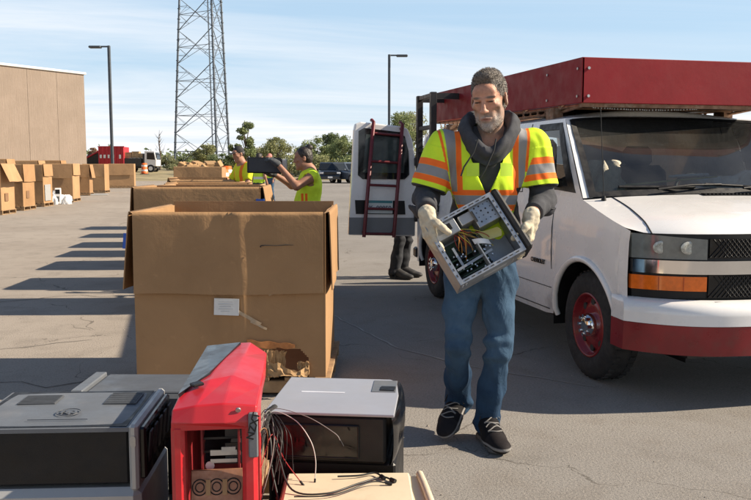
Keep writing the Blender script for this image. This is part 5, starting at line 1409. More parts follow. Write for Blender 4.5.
def hand_pts(wr, fd, pn, side, curls, spread=.10, sc=1.0, thumb=None):
    """wr wrist, fd finger direction, pn palm normal (out of the palm), side +1 when the thumb is on fd x pn side"""
    fd = A3(*fd) / np.linalg.norm(fd); pn = A3(*pn); pn = pn - fd * (pn @ fd); pn /= np.linalg.norm(pn); ac = np.cross(fd, pn) * side
    out = []
    for i, (o, L, r) in enumerate(((.030, .078, .0098), (.010, .088, .0102), (-.011, .082, .0098), (-.030, .064, .0088))):
        b = wr + fd * (.098 - .007 * abs(i - 1.2)) * sc + ac * o * sc; d = fd + ac * spread * (o / .03) * .6; d /= np.linalg.norm(d)
        P = [wr + fd * .045 * sc + ac * o * .8 * sc, b]; a = 0
        for j, seg in enumerate((.45, .32, .25)):
            a += curls[i] * (.9, 1.1, .7)[j]; q = d * cos(a) + pn * sin(a); P.append(P[-1] + q * L * seg * sc)
        out.append((P, [r * 1.12 * sc, r * 1.1 * sc, r * sc, r * .95 * sc, r * .82 * sc]))
    th = thumb if thumb is not None else (.55, .45)
    b = wr + fd * .030 * sc + ac * .028 * sc; d1 = fd * .62 + ac * .75 + pn * th[0] * .5; d1 /= np.linalg.norm(d1)
    d2 = fd * .85 + ac * .35 + pn * th[0]; d2 /= np.linalg.norm(d2); d3 = fd * .9 + ac * .05 + pn * (th[0] + th[1]); d3 /= np.linalg.norm(d3)
    out.append(([b, b + d1 * .040 * sc, b + (d1 * .040 + d2 * .036) * sc, b + (d1 * .040 + d2 * .036 + d3 * .028) * sc], [.0155 * sc, .013 * sc, .0115 * sc, .0098 * sc]))
    return out, (fd, pn, ac)
def add_hand(F, hp, wr, sc=1.0, fat=0.0, k=.006):
    fingers, (fd, pn, ac) = hp
    R = np.stack([ac, fd, pn], 1)
    F.box(wr + fd * .055 * sc, A3(.043 * sc + fat, .052 * sc + fat, .0155 * sc + fat), R, .014 * sc + fat * .8, .012)
    for P, r in fingers: F.chain(P, [q + fat for q in r], k)

def build_person(name, label, loc, rz, J, hd, cloth, vox, hands, group=None, skin=None, shoes=None, custom=None):
    """J: joints in the local frame. One continuous body mesh, clothing as its children."""
    n = lambda a: A3(*J[a]); gk = J.get('girth', 1.0)
    B = Field(); add_head(B, hd)
    B.cap(hd(0, .030, -.06), n('neck'), .056 * hd.k, .062 * hd.k, .03)
    B.cap(n('neck'), n('chest'), .07, .11, .05); B.ell(n('chest'), A3(.165, .105, .19) * gk, None, .05); B.ell(n('belly'), A3(.155, .105, .15) * gk, None, .05); B.ell(n('pelvis'), A3(.165, .11, .12) * gk, None, .05)
    hps = {}
    for s in 'LR':
        B.cap(n('neck') - A3(0, 0, .04), n('sh' + s), .055, .058, .04)
        B.chain([n('sh' + s), n('el' + s), n('wr' + s)], [.052 * gk, .041 * gk, .030], .03)
        B.chain([n('hip' + s), n('kn' + s), n('an' + s)], [.066 * gk, .042, .034], .04)
        B.chain([n('an' + s) + A3(0, 0, -.015), n('ball' + s), n('toe' + s)], [.040, .032, .022], .03)
        h = hands[s]; hps[s] = hand_pts(n('wr' + s), h[0], h[1], h[2], h[3], sc=h[4] if len(h) > 4 else 1.0, thumb=h[5] if len(h) > 5 else None)
        add_hand(B, hps[s], n('wr' + s), h[4] if len(h) > 4 else 1.0, -.0015)
    body = to_obj(name, B.mesh(vox), skin or SKIN, None, head_attrs(hd))
    body.location = loc; body.rotation_euler = (0, 0, rz); tag(body, label, 'person', group)
    # trousers
    T = Field(); t = cloth['trousers']; tr = t.get('r', (.105, .085, .075))
    T.ell(n('pelvis'), A3(.182, .128, .125) * gk, None, .05); T.ell(n('pelvis') * .5 + (n('hipL') + n('hipR')) * .25 + A3(0, .03, -.02), A3(.16, .125, .10) * gk, None, .05)
    for s in 'LR':
        hem = n('an' + s) + (n('kn' + s) - n('an' + s)) * t.get('hem', .0); dn = n('an' + s) - n('kn' + s); dn /= np.linalg.norm(dn)
        T.chain([n('hip' + s), n('hip' + s) * .5 + n('kn' + s) * .5, n('kn' + s), n('kn' + s) * .45 + n('an' + s) * .55, hem + dn * .10], [tr[0] * gk, (tr[0] + tr[1]) / 2, tr[1], tr[2] + .004, tr[2] + .012], .04)
    for s in 'LR':
        fh = n('toe' + s) - n('an' + s); fh[2] = 0; fh /= np.linalg.norm(fh); T.cap(n('an' + s) + A3(0, 0, .03), n('an' + s) + fh * .022 - A3(0, 0, .03), tr[2] * .9, tr[2] * .98, .03)
    for s in 'LR':
        hem = n('an' + s); dn = n('an' + s) - n('kn' + s); dn /= np.linalg.norm(dn); T.cut(hem + dn * .035, dn, .16)
    def tdisp(V):
        d = np.zeros(len(V))
        for s in 'LR':
            for j, amp, wid in (('kn', .010, .13), ('an', .007, .13)):
                w = np.exp(-(np.linalg.norm(V - n(j + s), axis=1) / wid) ** 2)
                d += w * amp * 3.6 * vnoise(V * A3(7, 7, 24) + A3(0, 0, 3) + V[:, [2, 0, 1]] * 6)
            dd = n('kn' + s) - n('hip' + s)
        pel = n('pelvis'); w = np.exp(-((V[:, 2] - pel[2] + .12) / .16) ** 2); sx = V[:, 0] - pel[0]
        d += w * .034 * vnoise(np.stack([sx * 5, V[:, 1] * 5, V[:, 2] * 13 + np.abs(sx) * 26], 1) + 9)
        return d + .014 * vnoise(V * A3(11, 11, 5) + 2) + .016 * vnoise(V * A3(22, 22, 11) + V[:, [2, 0, 1]] * 8)
    fade = lambda V: np.clip(sum(np.exp(-((np.linalg.norm((V - (n('hip' + s) * .45 + n('kn' + s) * .55)) * A3(1, .9, .42), axis=1)) / .12) ** 2) for s in 'LR') * np.clip(.5 - (V[:, 1] - n('pelvis')[1]) * 6, 0, 1) * (.9 + 1.2 * vnoise(V * A3(9, 9, 4))), 0, 1)  # denim wear that also paints the thighs lit and lower legs shaded
    to_obj('trousers', T.mesh(vox * 1.15), t['mat'], body, dict(fade=fade), tdisp)
    # shoes
    for s in 'LR':
        an, ba, to = n('an' + s), n('ball' + s), n('toe' + s); S = Field(); up = A3(*J.get('up' + s, (0, 0, 1))); f = to - an; f -= up * (f @ up); f /= np.linalg.norm(f)
        sd = np.cross(f, up); R = np.stack([sd, f, up], 1); heel = an - f * .045 - up * .035
        S.cap(an, heel, .050, .047, .03); S.cap(an - up * .01 + f * .03, ba, .051, .045, .03); S.ell(to + f * .004 + up * .006, (.053, .070, .034), R, .03); S.ell(ba + up * .006, (.057, .068, .040), R, .04); S.cap(an + f * .03 + up * .01, ba + up * .012, .044, .034, .04)
        S.cap(an, an + up * .03 - f * .012, .045, .044, .02)
        sole = Field(); base = (an + to) / 2 - f * .012
        L_ = np.linalg.norm((to - an) @ np.outer(f, f)) / 2 + .075
        zb = float(to @ up) - .026; c0 = base + up * (zb - base @ up)
        S.cut(c0 + up * .0, -up, .4)
        a_ = {}
        if 'shoe_paint' in cloth: a_ = {k: (lambda V, fn=fn: fn(V, c0, f, sd, up)) for k, fn in cloth['shoe_paint'].items()}
        so = to_obj('shoe', S.mesh(min(vox, .005)), cloth['shoe'], body, a_)
        for tt, hw, hl in ((base + f * L_ * .42, .044, .075), (base - f * L_ * .45, .037, .06)): pass
        sole.cap(c0 + f * L_ * .60 - f * .02, c0 + f * .01, .058, .050, .02); sole.cap(c0 + f * .01, c0 - f * L_ * .62, .047, .050, .02)
        top_ = c0 + up * .020; sole.cut(top_, up, .5); sole.cut(c0 - up * .004, -up, .5)
        to_obj('sole', sole.mesh(min(vox, .005)), cloth['sole'], so)
        if cloth.get('laces'):
            m = MB()
            q = Vector(an + (ba - an) * .26 + up * .056)
            for sg in (-1, 1): m.tube([q, q + Vector(sd) * sg * .035 + Vector(up) * .03 + Vector(f) * .01, q + Vector(sd) * sg * .055 - Vector(up) * .015 + Vector(f) * .02], .0032, 5)
            m.build('lace_bow', MAT['wire_dark'], so)
            m = MB(); U = Vector(up); Sd = Vector(sd); Fv = Vector(f)
            for k in range(5):
                P = []
                for w_ in np.linspace(-.036, .036, 7):
                    q = Vector(an + (ba - an) * (.42 + .15 * k)) + Fv * .018 + Sd * float(w_) + Fv * (.012 * sin(k * 2 + float(w_) * 60))
                    hit, loc_, nr_, _i = so.ray_cast(q + U * .15, -U)
                    if hit: P.append(loc_ + nr_ * .002)
                if len(P) > 3: m.tube(P, .0036, 5)
            if m.v: m.build('laces', MAT['lace'], so)
    # gloves
    if 'glove' in cloth:
        for s in 'LR':
            G = Field(); h = hands[s]; add_hand(G, hps[s], n('wr' + s), h[4] if len(h) > 4 else 1.0, .0035, .007)
            d = n('wr' + s) - n('el' + s); d /= np.linalg.norm(d)
            G.cap(n('wr' + s) + A3(*h[0]) / np.linalg.norm(h[0]) * .05, n('wr' + s) + d * .006, .038, .043, .02)
            to_obj('glove', G.mesh(min(vox, .0035) if vox < .006 else vox * .8), cloth['glove'], body, None, (lambda V: .005 * vnoise(V * 38) + .004 * vnoise(V * 80)) if vox < .006 else None)
    if custom: custom(body, n, hd, hps)
    return body
def hair(body, hd, mat, vox, style='short', noise_amp=.004):
    k = hd.k; F = Field()
    F.ell(hd(0, .018, .054), A3(.0835, .1025, .0985) * k, hd.R, .01)
    if style != 'cap':
        F.ell(hd(0, .050, .0), A3(.076, .072, .085) * k, hd.R, .02)
    if style == 'short':
        F.ell(hd(.0, -.055, .118), A3(.046, .036, .026) * k, hd.R, .03)
        # clear the face and the ears
        F.ell(hd(0, -.115, .012), A3(.071, .066, .078) * k, hd.R, .008, True); F.ell(hd(0, -.06, -.10), A3(.12, .085, .085) * k, hd.R, .008, True)
        for sx in (-1, 1): F.ell(hd(sx * .09, .012, -.012), A3(.024, .026, .040) * k, hd.R, .006, True)
    elif style == 'bun':
        F.ell(hd(0, -.118, -.01), A3(.078, .068, .088) * k, hd.R, .01, True); F.ell(hd(0, -.06, -.11), A3(.12, .085, .09) * k, hd.R, .008, True)
        F.ell(hd(0, .085, .135), A3(.048, .045, .042) * k, hd.R, .012)
    elif style == 'cap':
        F.ell(hd(0, -.02, -.055), A3(.14, .16, .085) * k, hd.R, .004, True)
        F.box(hd(0, -.125, .044), A3(.062, .06, .006) * k, hd.R @ rotm(0, .12), .005, .02)
    def d(V): q = hd.inv(V); return noise_amp * vnoise(q * A3(60, 40, 40)) + noise_amp * vnoise(q * A3(190, 90, 90))
    return to_obj('hair' if style != 'cap' else 'cap', F.mesh(vox), mat, body, None, d if style != 'cap' else None)

# ---- the man carrying a computer
D0, X0 = 4.25, .532
cP, sP = cos(PIT), sin(PIT)
def L(px, py, dy=0.0):      # joint seen at a photo position, dy metres behind the figure's middle plane
    a = (px - 375.5) / F0; b = (250 - py) / F0; wf = cP + b * sP; t = (D0 + dy) / wf
    return A3(t * a - X0, dy, H0 + t * (-sP + b * cP))
O_man = (D0 * sin(YAW) + X0 * cos(YAW), D0 * cos(YAW) - X0 * sin(YAW), 0)
def G(px, py, z):           # joint on the height z
    a = (px - 375.5) / F0; b = (250 - py) / F0; t = (z - H0) / (-sP + b * cP); return A3(t * a - X0, t * (cP + b * sP) - D0, z)
hdM = Head(L(489, 100, -.05), radians(-22), radians(12), radians(-4), 1.02)
J = dict(neck=L(490, 137, .03), chest=L(487, 178, .04), belly=L(485, 225, .03), pelvis=L(481, 264, .03),
         shL=L(443, 147, .03), shR=L(534, 147, .03), elL=L(426, 197, .02), elR=L(543, 199, .02),
         wrL=L(429, 212, -.20), wrR=L(532, 216, -.18),
         hipL=L(461, 279, .03), hipR=L(500, 279, .0), knL=L(457.5, 345, -.02), knR=L(499, 346, -.05), anL=L(459, 400, .20), anR=G(486, 421, .10),
         ballL=L(450, 421, .10), toeL=L(447, 428, .04), ballR=G(494, 440, .045), toeR=G(500, 447, .034), girth=1.0)
fL = J['toeL'] - J['anL']; fL /= np.linalg.norm(fL); sdL = np.cross(fL, A3(0, 0, 1)); sdL /= np.linalg.norm(sdL); J['upL'] = np.cross(sdL, fL)
# computer held in front of him: x right along the upper edge, y into the case, z up the face
cE = L(475.5, 238, -.30); roll_, tilt_ = radians(29.3), radians(22)
Rc = Matrix.Rotation(-tilt_, 3, 'X') @ Matrix.Rotation(-roll_, 3, 'Y'); Rcn = np.array(Rc); CW, CH, CD = .362, .33, .17
def E(x, y, z): return cE + Rcn @ A3(x, y, z)
# hands: the right one takes the upper left corner, the left one the right edge
J['wrL'] = E(-CW / 2 - .045, .03, .165) ; J['wrL'] = L(427, 213, -.235); J['wrR'] = L(531.5, 215, -.205)
hands = {'L': (E(-CW / 2 - .01, .06, .0) - J['wrL'] + A3(-.035, -.01, -.03), Rcn @ A3(1, .25, 0), 1, (.28, .34, .36, .40), 1.14, (.75, .3)),
         'R': (A3(-.10, -.05, -1), A3(-1, .35, .1), -1, (.16, .22, .28, .34), 1.18, (.6, .35))}
def zband(y): return L(486, y, -.1)[2]
VEST_Y, ORANGE, SILVER = (.66, .90, .04), (.95, .17, .025), (.27, .27, .275)
vest_mat = paint_mat('hi_vis_vest', VEST_Y, [('orange', ORANGE, .0012), ('silver', SILVER, .0012), ('under', (.045, .047, .055), .002)], .75, .3, 330, .06, 0, .2, 14)
def lineX(p0, p1, V):       # signed x distance to the picture line p0-p1 at each height
    a, b = L(*p0, -.1), L(*p1, -.1); t = (V[:, 2] - a[2]) / (b[2] - a[2]); return V[:, 0] - (a[0] + (b[0] - a[0]) * t)
def stripe(V, l0, l1, r0, r1): return np.maximum(-lineX(l0, l1, V), lineX(r0, r1, V))
def man_clothes(body, n, hd, hps):
    # hoodie: torso, sleeves, hood
    F = Field(); vx = .0055
    F.cap(n('shL') + A3(.02, 0, .0), n('shR') + A3(-.02, 0, .0), .068, .068, .05); F.ell(n('chest'), (.178, .125, .20), None, .05); F.ell(n('belly'), (.172, .125, .16), None, .05)
    F.cap(L(472, 137, .03), L(508, 137, .03), .055, .055, .04)
    for s in 'LR':
        d = n('wr' + s) - n('el' + s); ln = np.linalg.norm(d); d /= ln
        F.chain([n('sh' + s), n('el' + s), n('el' + s) + d * (ln - .065)], [.068, .062, .047], .03)
        F.cap(n('el' + s) + d * (ln - .075), n('el' + s) + d * (ln - .05), .050, .047, .01); F.cut(n('el' + s) + d * (ln - .045), d, .08)
    def dis(V):
        w = 0
        for s in 'LR': w = w + np.exp(-(np.linalg.norm(V - n('el' + s), axis=1) / .16) ** 2)
        return .022 * w * vnoise(V * A3(14, 34, 30)) + .008 * vnoise(V * A3(14, 14, 9))
    to_obj('hoodie', F.mesh(vx), MAT['hoodie'], body, None, dis)
    # hood collar: thick rolled ring around the neck, open at the front
    key = [((489.5, 148, -.121), (489, 160, -.112)), ((479, 141, -.113), (475, 154, -.10)), ((471, 131, -.078), (466, 144, -.055)), ((467.5, 121, -.02), (461.5, 137, .0)), ((468, 114, .05), (460, 133, .06)), ((477, 112, .115), (468, 139, .16)),
           ((490, 113, .14), (490, 142, .20)), ((503, 112, .115), (512, 139, .16)), ((511, 112, .05), (518.5, 133, .06)), ((513, 119, -.02), (518, 137, .0)), ((509, 130, -.078), (513, 144, -.055)), ((500, 141, -.113), (503, 154, -.10))]
    def cr(p0, p1, p2, p3, t): return .5 * ((2 * p1) + (p2 - p0) * t + (2 * p0 - 5 * p1 + 4 * p2 - p3) * t * t + (3 * p1 - p0 - 3 * p2 + p3) * t ** 3)
    T_ = [L(*k[0]) for k in key]; O_ = [L(*k[1]) for k in key]; axis = L(490, 140, .03)
    def ringp(A, u): n_ = len(A); x = u * n_; i_ = int(x); return cr(A[(i_ - 1) % n_], A[i_ % n_], A[(i_ + 1) % n_], A[(i_ + 2) % n_], x - i_)
    U_ = np.linspace(0, 1, 97)[:-1]; Pg = []
    for u in U_:
        t_, o_ = ringp(T_, u), ringp(O_, u); out = (t_ - axis) * A3(1, 1, 0); out /= np.linalg.norm(out)
        prof = [t_ - out * .034 - A3(0, 0, .055), t_ - out * .022 - A3(0, 0, .022), t_ - out * .006 + A3(0, 0, .004), t_ + out * .012 - A3(0, 0, .008), (t_ * .55 + o_ * .45) + out * .020, o_, o_ - A3(0, 0, .03) - out * .015]
        row = []
        for q in range(len(prof) - 1):
            for k in range(4): row.append(cr(prof[max(q - 1, 0)], prof[q], prof[q + 1], prof[min(q + 2, len(prof) - 1)], k / 4))
        row.append(prof[-1]); row = np.array(row)
        w_ = vnoise(np.stack([row[:, 0] * 9 + 3 * np.sin(u * 6.28), row[:, 1] * 9, row[:, 2] * 38 + 4 * np.cos(u * 12.6)], 1)) * .016 + vnoise(row * 40) * .006
        Pg.append(row + out[None] * w_[:, None])
    nr_ = len(Pg[0]); m = MB(); m.v = [tuple(q) for r in Pg for q in r]
    for a_ in range(96):
        for b_ in range(nr_ - 1):
            m.f.append((a_ * nr_ + b_, ((a_ + 1) % 96) * nr_ + b_, ((a_ + 1) % 96) * nr_ + b_ + 1, a_ * nr_ + b_ + 1)); m.m.append(0); m.sm.append(True)
    ho = m.build('hood', MAT['hoodie'], body); md = ho.modifiers.new('solid', 'SOLIDIFY'); md.thickness = .006; md.offset = 0
    m = MB()
    for P in ([(478, 139, -.135), (474, 152, -.150), (464, 167, -.165), (461, 176, -.166)], [(496, 139, -.135), (494, 150, -.150), (485, 170, -.168), (480, 178, -.168)]): m.tube([L(*q) for q in P], .0042, 6)
    m.build('drawstring', MAT['wire_dark'], body)
    # vest
    F = Field(); vx = .0045
    F.cap(n('shL') + A3(.015, 0, .004), n('shR') + A3(-.015, 0, .004), .080, .080, .05); F.cap(L(470, 138, .03), L(510, 138, .03), .066, .066, .04)
    F.ell(n('chest') + A3(0, -.005, -.01), (.195, .148, .215), None, .05); F.ell(n('belly') + A3(0, -.005, .0), (.190, .152, .19), None, .05); F.ell(n('belly') + A3(0, -.0, -.08), (.186, .148, .14), None, .05)
    hemL, hemR = L(430, 189, .01), L(539, 187, .0)
    ax = {}
    for s, hm, ro in (('L', hemL, .095), ('R', hemR, .092)):
        d = hm - n('sh' + s); ln = np.linalg.norm(d); d /= ln; ax[s] = (n('sh' + s), d, ln)
        F.cap(n('sh' + s) + A3(0, 0, .005), hm + d * .06, .080, ro, .035); F.cut(hm, d, .135)
    F.cut(L(486, 250, 0), (0, 0, -1), .4)
    # V neck
    def vneck(P):
        a, b_ = L(487, 199, -.1), L(459, 118, -.1); c, e = L(487, 199, -.1), L(519, 118, -.1)
        t1 = (P[..., 2] - a[2]) / (b_[2] - a[2]); xl = a[0] + (b_[0] - a[0]) * t1; xr = c[0] + (e[0] - c[0]) * t1
        return np.maximum(np.maximum(xl - P[..., 0], P[..., 0] - xr), P[..., 1] - .09)
    F.ops.append((vneck, L(455, 200, -.4), L(525, 80, .1) + A3(0, .1, 0), .004, True))
    def own(V):     # which part: torso or a sleeve, and the distance along the sleeve
        r = {}
        for s in 'LR':
            o, d, ln = ax[s]; t = (V - o) @ d; out = (V[:, 0] - o[0]) * (-1 if s == 'L' else 1); r[s] = (t, ln, np.maximum((.012 if s == 'L' else -.016) - out - .35 * np.maximum(t - .04, 0), .035 - t))
        return r
    fr = lambda V: V[:, 1] - .04
    def bands(V, ya, yb): return np.maximum(V[:, 2] - zband(ya), zband(yb) - V[:, 2])
    def orange(V):
        O = own(V); tors = np.minimum(np.minimum(bands(V, 190, 195.5), bands(V, 205, 211)), np.minimum(stripe(V, (456, 129), (458.5, 190), (462, 129), (463.5, 190)), stripe(V, (515, 129), (514, 190), (521, 129), (520, 190))))
        tors = np.minimum(tors, np.maximum(np.minimum(stripe(V, (438.5, 129), (451, 190), (441.5, 129), (453.0, 190)), stripe(V, (530, 129), (526, 190), (533.0, 129), (528, 190))), zband(172) - V[:, 2]))
        tors = np.where(V[:, 2] < zband(190.0), np.minimum(bands(V, 190, 195.5), bands(V, 205, 211)), tors)
        r = tors
        for s in 'LR':
            t, ln, io = O[s]; sl = np.minimum(np.maximum(ln - .142 - t, t - (ln - .108)), np.maximum(ln - .060 - t, t - (ln - .028)))
            r = np.where(io < 0, sl, r)
        return r
    def silver(V):
        O = own(V); r = np.minimum(bands(V, 195.5, 205), np.minimum(np.maximum(stripe(V, (444.5, 129), (453, 190), (456, 129), (458.5, 190)), zband(192) - V[:, 2]), np.maximum(stripe(V, (521, 129), (520, 190), (530, 129), (526, 190)), zband(192) - V[:, 2])))
        for s in 'LR':
            t, ln, io = O[s]; r = np.where(io < 0, np.maximum(ln - .108 - t, t - (ln - .060)), r)
        return r
    def under(V):   # solid sleeve end painted dark for the shade inside an opening
        r = np.full(len(V), .1)
        for s in 'LR': t, ln, io = own(V)[s]; r = np.minimum(r, np.where(io < 0, ln - .004 - t, .1))
        return r
    def vd(V):
        w = np.exp(-((V[:, 2] - zband(215)) / .10) ** 2)
        d = .016 * w * vnoise(V * A3(16, 16, 34)) + .022 * vnoise(V * A3(10, 10, 4)) + .012 * vnoise(V * A3(26, 26, 12) + V[:, [2, 0, 1]] * 8)
        for s in 'LR': t, ln, io = own(V)[s]; d += np.where(io < .02, .016 * vnoise(V * A3(17, 17, 10) + 5), 0)
        return d
    to_obj('safety_vest', F.mesh(vx), vest_mat, body, dict(orange=orange, silver=silver, under=under), vd)
    pkm = pm('hi_vis_pocket', (.60, .87, .06), .8)      # pocket patches on the chest
    for px in (472, 505):
        m = MB()
        def pk(u, v, px=px): q = L(px - 6 + 12 * u, 163 + 13 * v, -.1); y = -.152 + (abs(q[0] - n('chest')[0]) / .2) ** 2 * .075; return (q[0], y - .003, q[2])
        m.slab(pk, [0, .25, .5, .75, 1], [0, .25, .5, .75, 1], (0, .004, 0)); m.build('pocket', pkm, body)
    hr = hair(body, hd, MAT['hair_grey'], .0028, 'short', .0035)
    # short single hairs standing off the scalp, then the whiskers of the beard
    rng = random.Random(21)
    def strands(o, n, keep, ln, wd, dirf):
        me = o.data; out = [MB(), MB()]; nv = len(me.vertices); k = 0; tries = 0
        while k < n and tries < n * 40:
            tries += 1; v = me.vertices[rng.randrange(nv)]; q = hd.inv(np.array([v.co]))[0]
            if not keep(q): continue
            nr = np.array(v.normal); d = dirf(q, nr @ hd.R) @ hd.R.T; d = d + A3(rng.gauss(0, .22), rng.gauss(0, .22), rng.gauss(0, .22)); d /= np.linalg.norm(d)
            s = np.cross(d, A3(rng.gauss(0, 1), rng.gauss(0, 1), rng.gauss(0, 1))); s /= np.linalg.norm(s); L_ = ln * rng.uniform(.5, 1.2); p0 = np.array(v.co)
            m1 = p0 + d * L_ * .55 + nr * L_ * .1; e = p0 + d * L_
            out[1 if rng.random() < (.30 if abs(q[0]) < .055 else .65) else 0].add([p0 - s * wd, p0 + s * wd, m1 + s * wd * .7, m1 - s * wd * .7, e], [(0, 1, 2, 3), (3, 2, 4)]); k += 1
        return out
    A_, B_ = strands(hr, 5200, lambda q: q[2] > -.06, .0085, .0011, lambda q, nr: nr * (.55 if q[2] > .06 else .18) + A3(q[0] * 2, -.45 if q[1] < 0 else .5, .25 if q[2] > .10 else -.8))
    A_.add(B_.v, B_.f, 1); A_.build('hair_strands', [MAT['hair_grey'], MAT['hair_light']], hr)
    bd = head_attrs(hd)['beard']
    A_, B_ = strands(body, 1500, lambda q: -.17 < q[2] < -.05 and q[1] < -.01 and abs(q[0]) < .08 and bd(np.array([hd(*q)]))[0] < .004 and not (abs(q[0]) < .028 and -.093 < q[2] < -.066), .006, .0007, lambda q, nr: nr * .7 + A3(0, -.1, -.7))
    A_.add(B_.v, B_.f, 1); A_.build('beard', [MAT['hair_grey'], MAT['hair_light']], body)
shoe_m = paint_mat('trainer_fabric', (.012, .011, .012), [('toe', (.020, .017, .018), .002), ('panel', (.26, .25, .24), .003)], .7, .3, 300, .15, 0, .1)
cl = dict(trousers=dict(mat=MAT['denim'], r=(.092, .064, .061)), shoe=shoe_m, sole=pm('trainer_sole', (.10, .095, .09), .7, var=.5, scale=30, dirt=(.02, .02, .02), dirt_amt=.8, dscale=18), laces=True, glove=MAT['glove'],
          shoe_paint=dict(panel=lambda V, c, f, sd, up: np.maximum(np.abs(((V - c) @ up) - .030) - .007, -.5 - ((V - c) @ f)),
                          toe=lambda V, c, f, sd, up: .078 - (V - c) @ f))
man = build_person('person', 'man in an orange and yellow safety vest and jeans carrying an opened computer', O_man, -YAW, J, hdM, cl, .0036, hands, None, SKIN, None, man_clothes)

# ---- the opened computer case he carries
def case_part(name, fn, mat, par): m = MB(); fn(m); return m.build(name, mat, par)
Lw = lambda q: Vector(O_man) + Matrix.Rotation(-YAW, 3, 'Z') @ Vector(q)
pc = thing('open_computer', 'opened computer case with exposed wiring held by the man in the vest', 'computer', Lw(cE))
pc.rotation_euler = (Matrix.Rotation(-YAW, 3, 'Z') @ Rc).to_euler()
hw, hh = CW / 2, CH / 2; TT = .003
GM = MAT['grey_metal']
def walls(m):
    m.box((0, CD / 2, -hh), (CW, CD, TT)); m.box((0, CD / 2, hh), (CW, CD, TT)); m.box((-hw, CD / 2, 0), (TT, CD, CH)); m.box((hw, CD / 2, 0), (TT, CD, CH)); m.box((0, CD, 0), (CW, TT, CH))
case_part('chassis', walls, GM, pc)
def rim(m):
    for z in (-hh + .009, hh - .009): m.box((0, -.001, z), (CW, .003, .020))
    for x in (-hw + .009, hw - .009): m.box((x, -.001, 0), (.020, .003, CH - .038))
rim_o = case_part('rim', rim, MAT['steel'], pc)
def slots(m):
    pass
for z in (-hh + .009, hh - .009): case_part('slot_row', lambda m: [m.box((-hw + .04 + k * .035, -.003, z), (.018 if k % 3 else .026, .002, .005)) for k in range(9)], MAT['seam'], rim_o)
for x in (-hw + .009, hw - .009): case_part('slot_row', lambda m: [m.box((x, -.003, -hh + .045 + k * .034), (.005, .002, .012)) for k in range(8)], MAT['seam'], rim_o)
def bezel(m): m.box((hw + .022, CD / 2, 0), (.042, CD + .012, CH + .012), bev=.012)
case_part('front_bezel', bezel, MAT['black_plastic'], pc)
case_part('motherboard', lambda m: m.box((-.06, CD - .012, -.045), (.22, .004, .22)), MAT['green_pcb'], pc)
case_part('tray', lambda m: m.box((.0, CD - .006, 0), (CW - .01, .003, CH - .01)), GM, pc)
def psu(m):
    m.box((-.105, .085, .115), (.14, .13, .085), bev=.003)
case_part('power_supply', psu, GM, pc)
case_part('power_socket', lambda m: (m.box((-.085, .016, .115), (.04, .008, .032), bev=.002),), MAT['black_plastic'], pc)
def bays(m):
    m.box((.110, .07, .095), (.120, .10, .115), bev=.002)
b_ = case_part('drive_bay', bays, MAT['steel'], pc)
def bayholes(m):
    for x in (.075, .10, .125, .15):
        for z in (.06, .085, .11, .135): m.cyl((x, .0195, z), (x, .0185, z), .0045 if (x + z) * 100 % 2 > 1 else .0028, n=10)
    m.box((.055, .0185, .10), (.012, .002, .06))
case_part('hole', bayholes, MAT['seam'], b_)
case_part('optical_drive', lambda m: m.box((.02, .075, .115), (.07, .09, .05), bev=.002), MAT['silver_plastic'], pc)
def cards(m):
    for k in range(4): m.box((-.075 + .0 * k, .115, -.035 - k * .030), (.17, .085, .006))
case_part('expansion_card', cards, MAT['green_pcb'], pc)
def brk0(m):
    for k in range(6): m.box((-hw + .012, .10, -.02 - k * .022), (.003, .10, .016))
case_part('slot_cover', brk0, MAT['steel'], pc)
def brk(m):
    m.box((-.05, .035, -.085), (.20, .004, .012), (0, -.05, 0)); m.box((-.11, .05, -.03), (.012, .004, .1)); m.box((.0, .045, -.08), (.006, .06, .12))
case_part('bracket', brk, GM, pc)
rng = random.Random(8)
def chips(m):
    for _ in range(46): m.box((rng.uniform(-.16, .03), rng.uniform(.06, .145), rng.uniform(-.15, .02)), (rng.uniform(.006, .026), rng.uniform(.006, .02), rng.uniform(.004, .02)), bev=.001)
case_part('component', chips, MAT['black_plastic'], pc)
def caps_(m):
    for _ in range(36): q = Vector((rng.uniform(-.15, .05), rng.uniform(.045, .10), rng.uniform(-.15, .0))); m.cyl(q, q - Vector((0, .012, 0)), .004, n=7)
case_part('capacitor', caps_, MAT['lamp'], pc)
case_part('fan', lambda m: m.cyl((-.02, .14, .0), (-.02, .095, .0), .042, n=20), MAT['dark_metal'], pc)
def ribbon_c(m):
    def f(u, v): return (.03 + .095 * u + .012 * sin(3 * v), .045 + .025 * sin(2.5 * u + 1) - .015 * v, .012 - .055 * u * .6 + .045 * (v - .5))
    m.slab(f, list(np.linspace(0, 1, 14)), list(np.linspace(0, 1, 6)), (0, .002, 0))
case_part('ribbon_cable', ribbon_c, MAT['yellow_plastic'], pc)
def ribbon_w(m):
    def f(u, v): return (-.005 + .07 * u, .055 - .02 * sin(3 * u), .0 - .04 * u + .028 * (v - .5))
    m.slab(f, list(np.linspace(0, 1, 12)), [0, .5, 1], (0, .002, 0))
case_part('flat_cable', ribbon_w, MAT['white_plastic'], pc)
for k in range(30):
    a = Vector((rng.uniform(-.07, -.02), rng.uniform(.04, .07), rng.uniform(.05, .09))); e = Vector((rng.uniform(-.12, .10), rng.uniform(.05, .12), rng.uniform(-.07, .05)))
    m1 = a.lerp(e, .35) + Vector((rng.uniform(-.03, .04), rng.uniform(-.045, -.01), rng.uniform(-.03, .03))); m2 = a.lerp(e, .7) + Vector((rng.uniform(-.03, .04), rng.uniform(-.04, 0), rng.uniform(-.03, .03)))
    P = []
    for j in range(13):
        t = j / 12; P.append(a * (1 - t) ** 3 + m1 * 3 * t * (1 - t) ** 2 + m2 * 3 * t * t * (1 - t) + e * t ** 3)
    m = MB(); m.tube(P, .0019, 5); m.build('wire', MAT['wire_mix'][k % 5], pc)
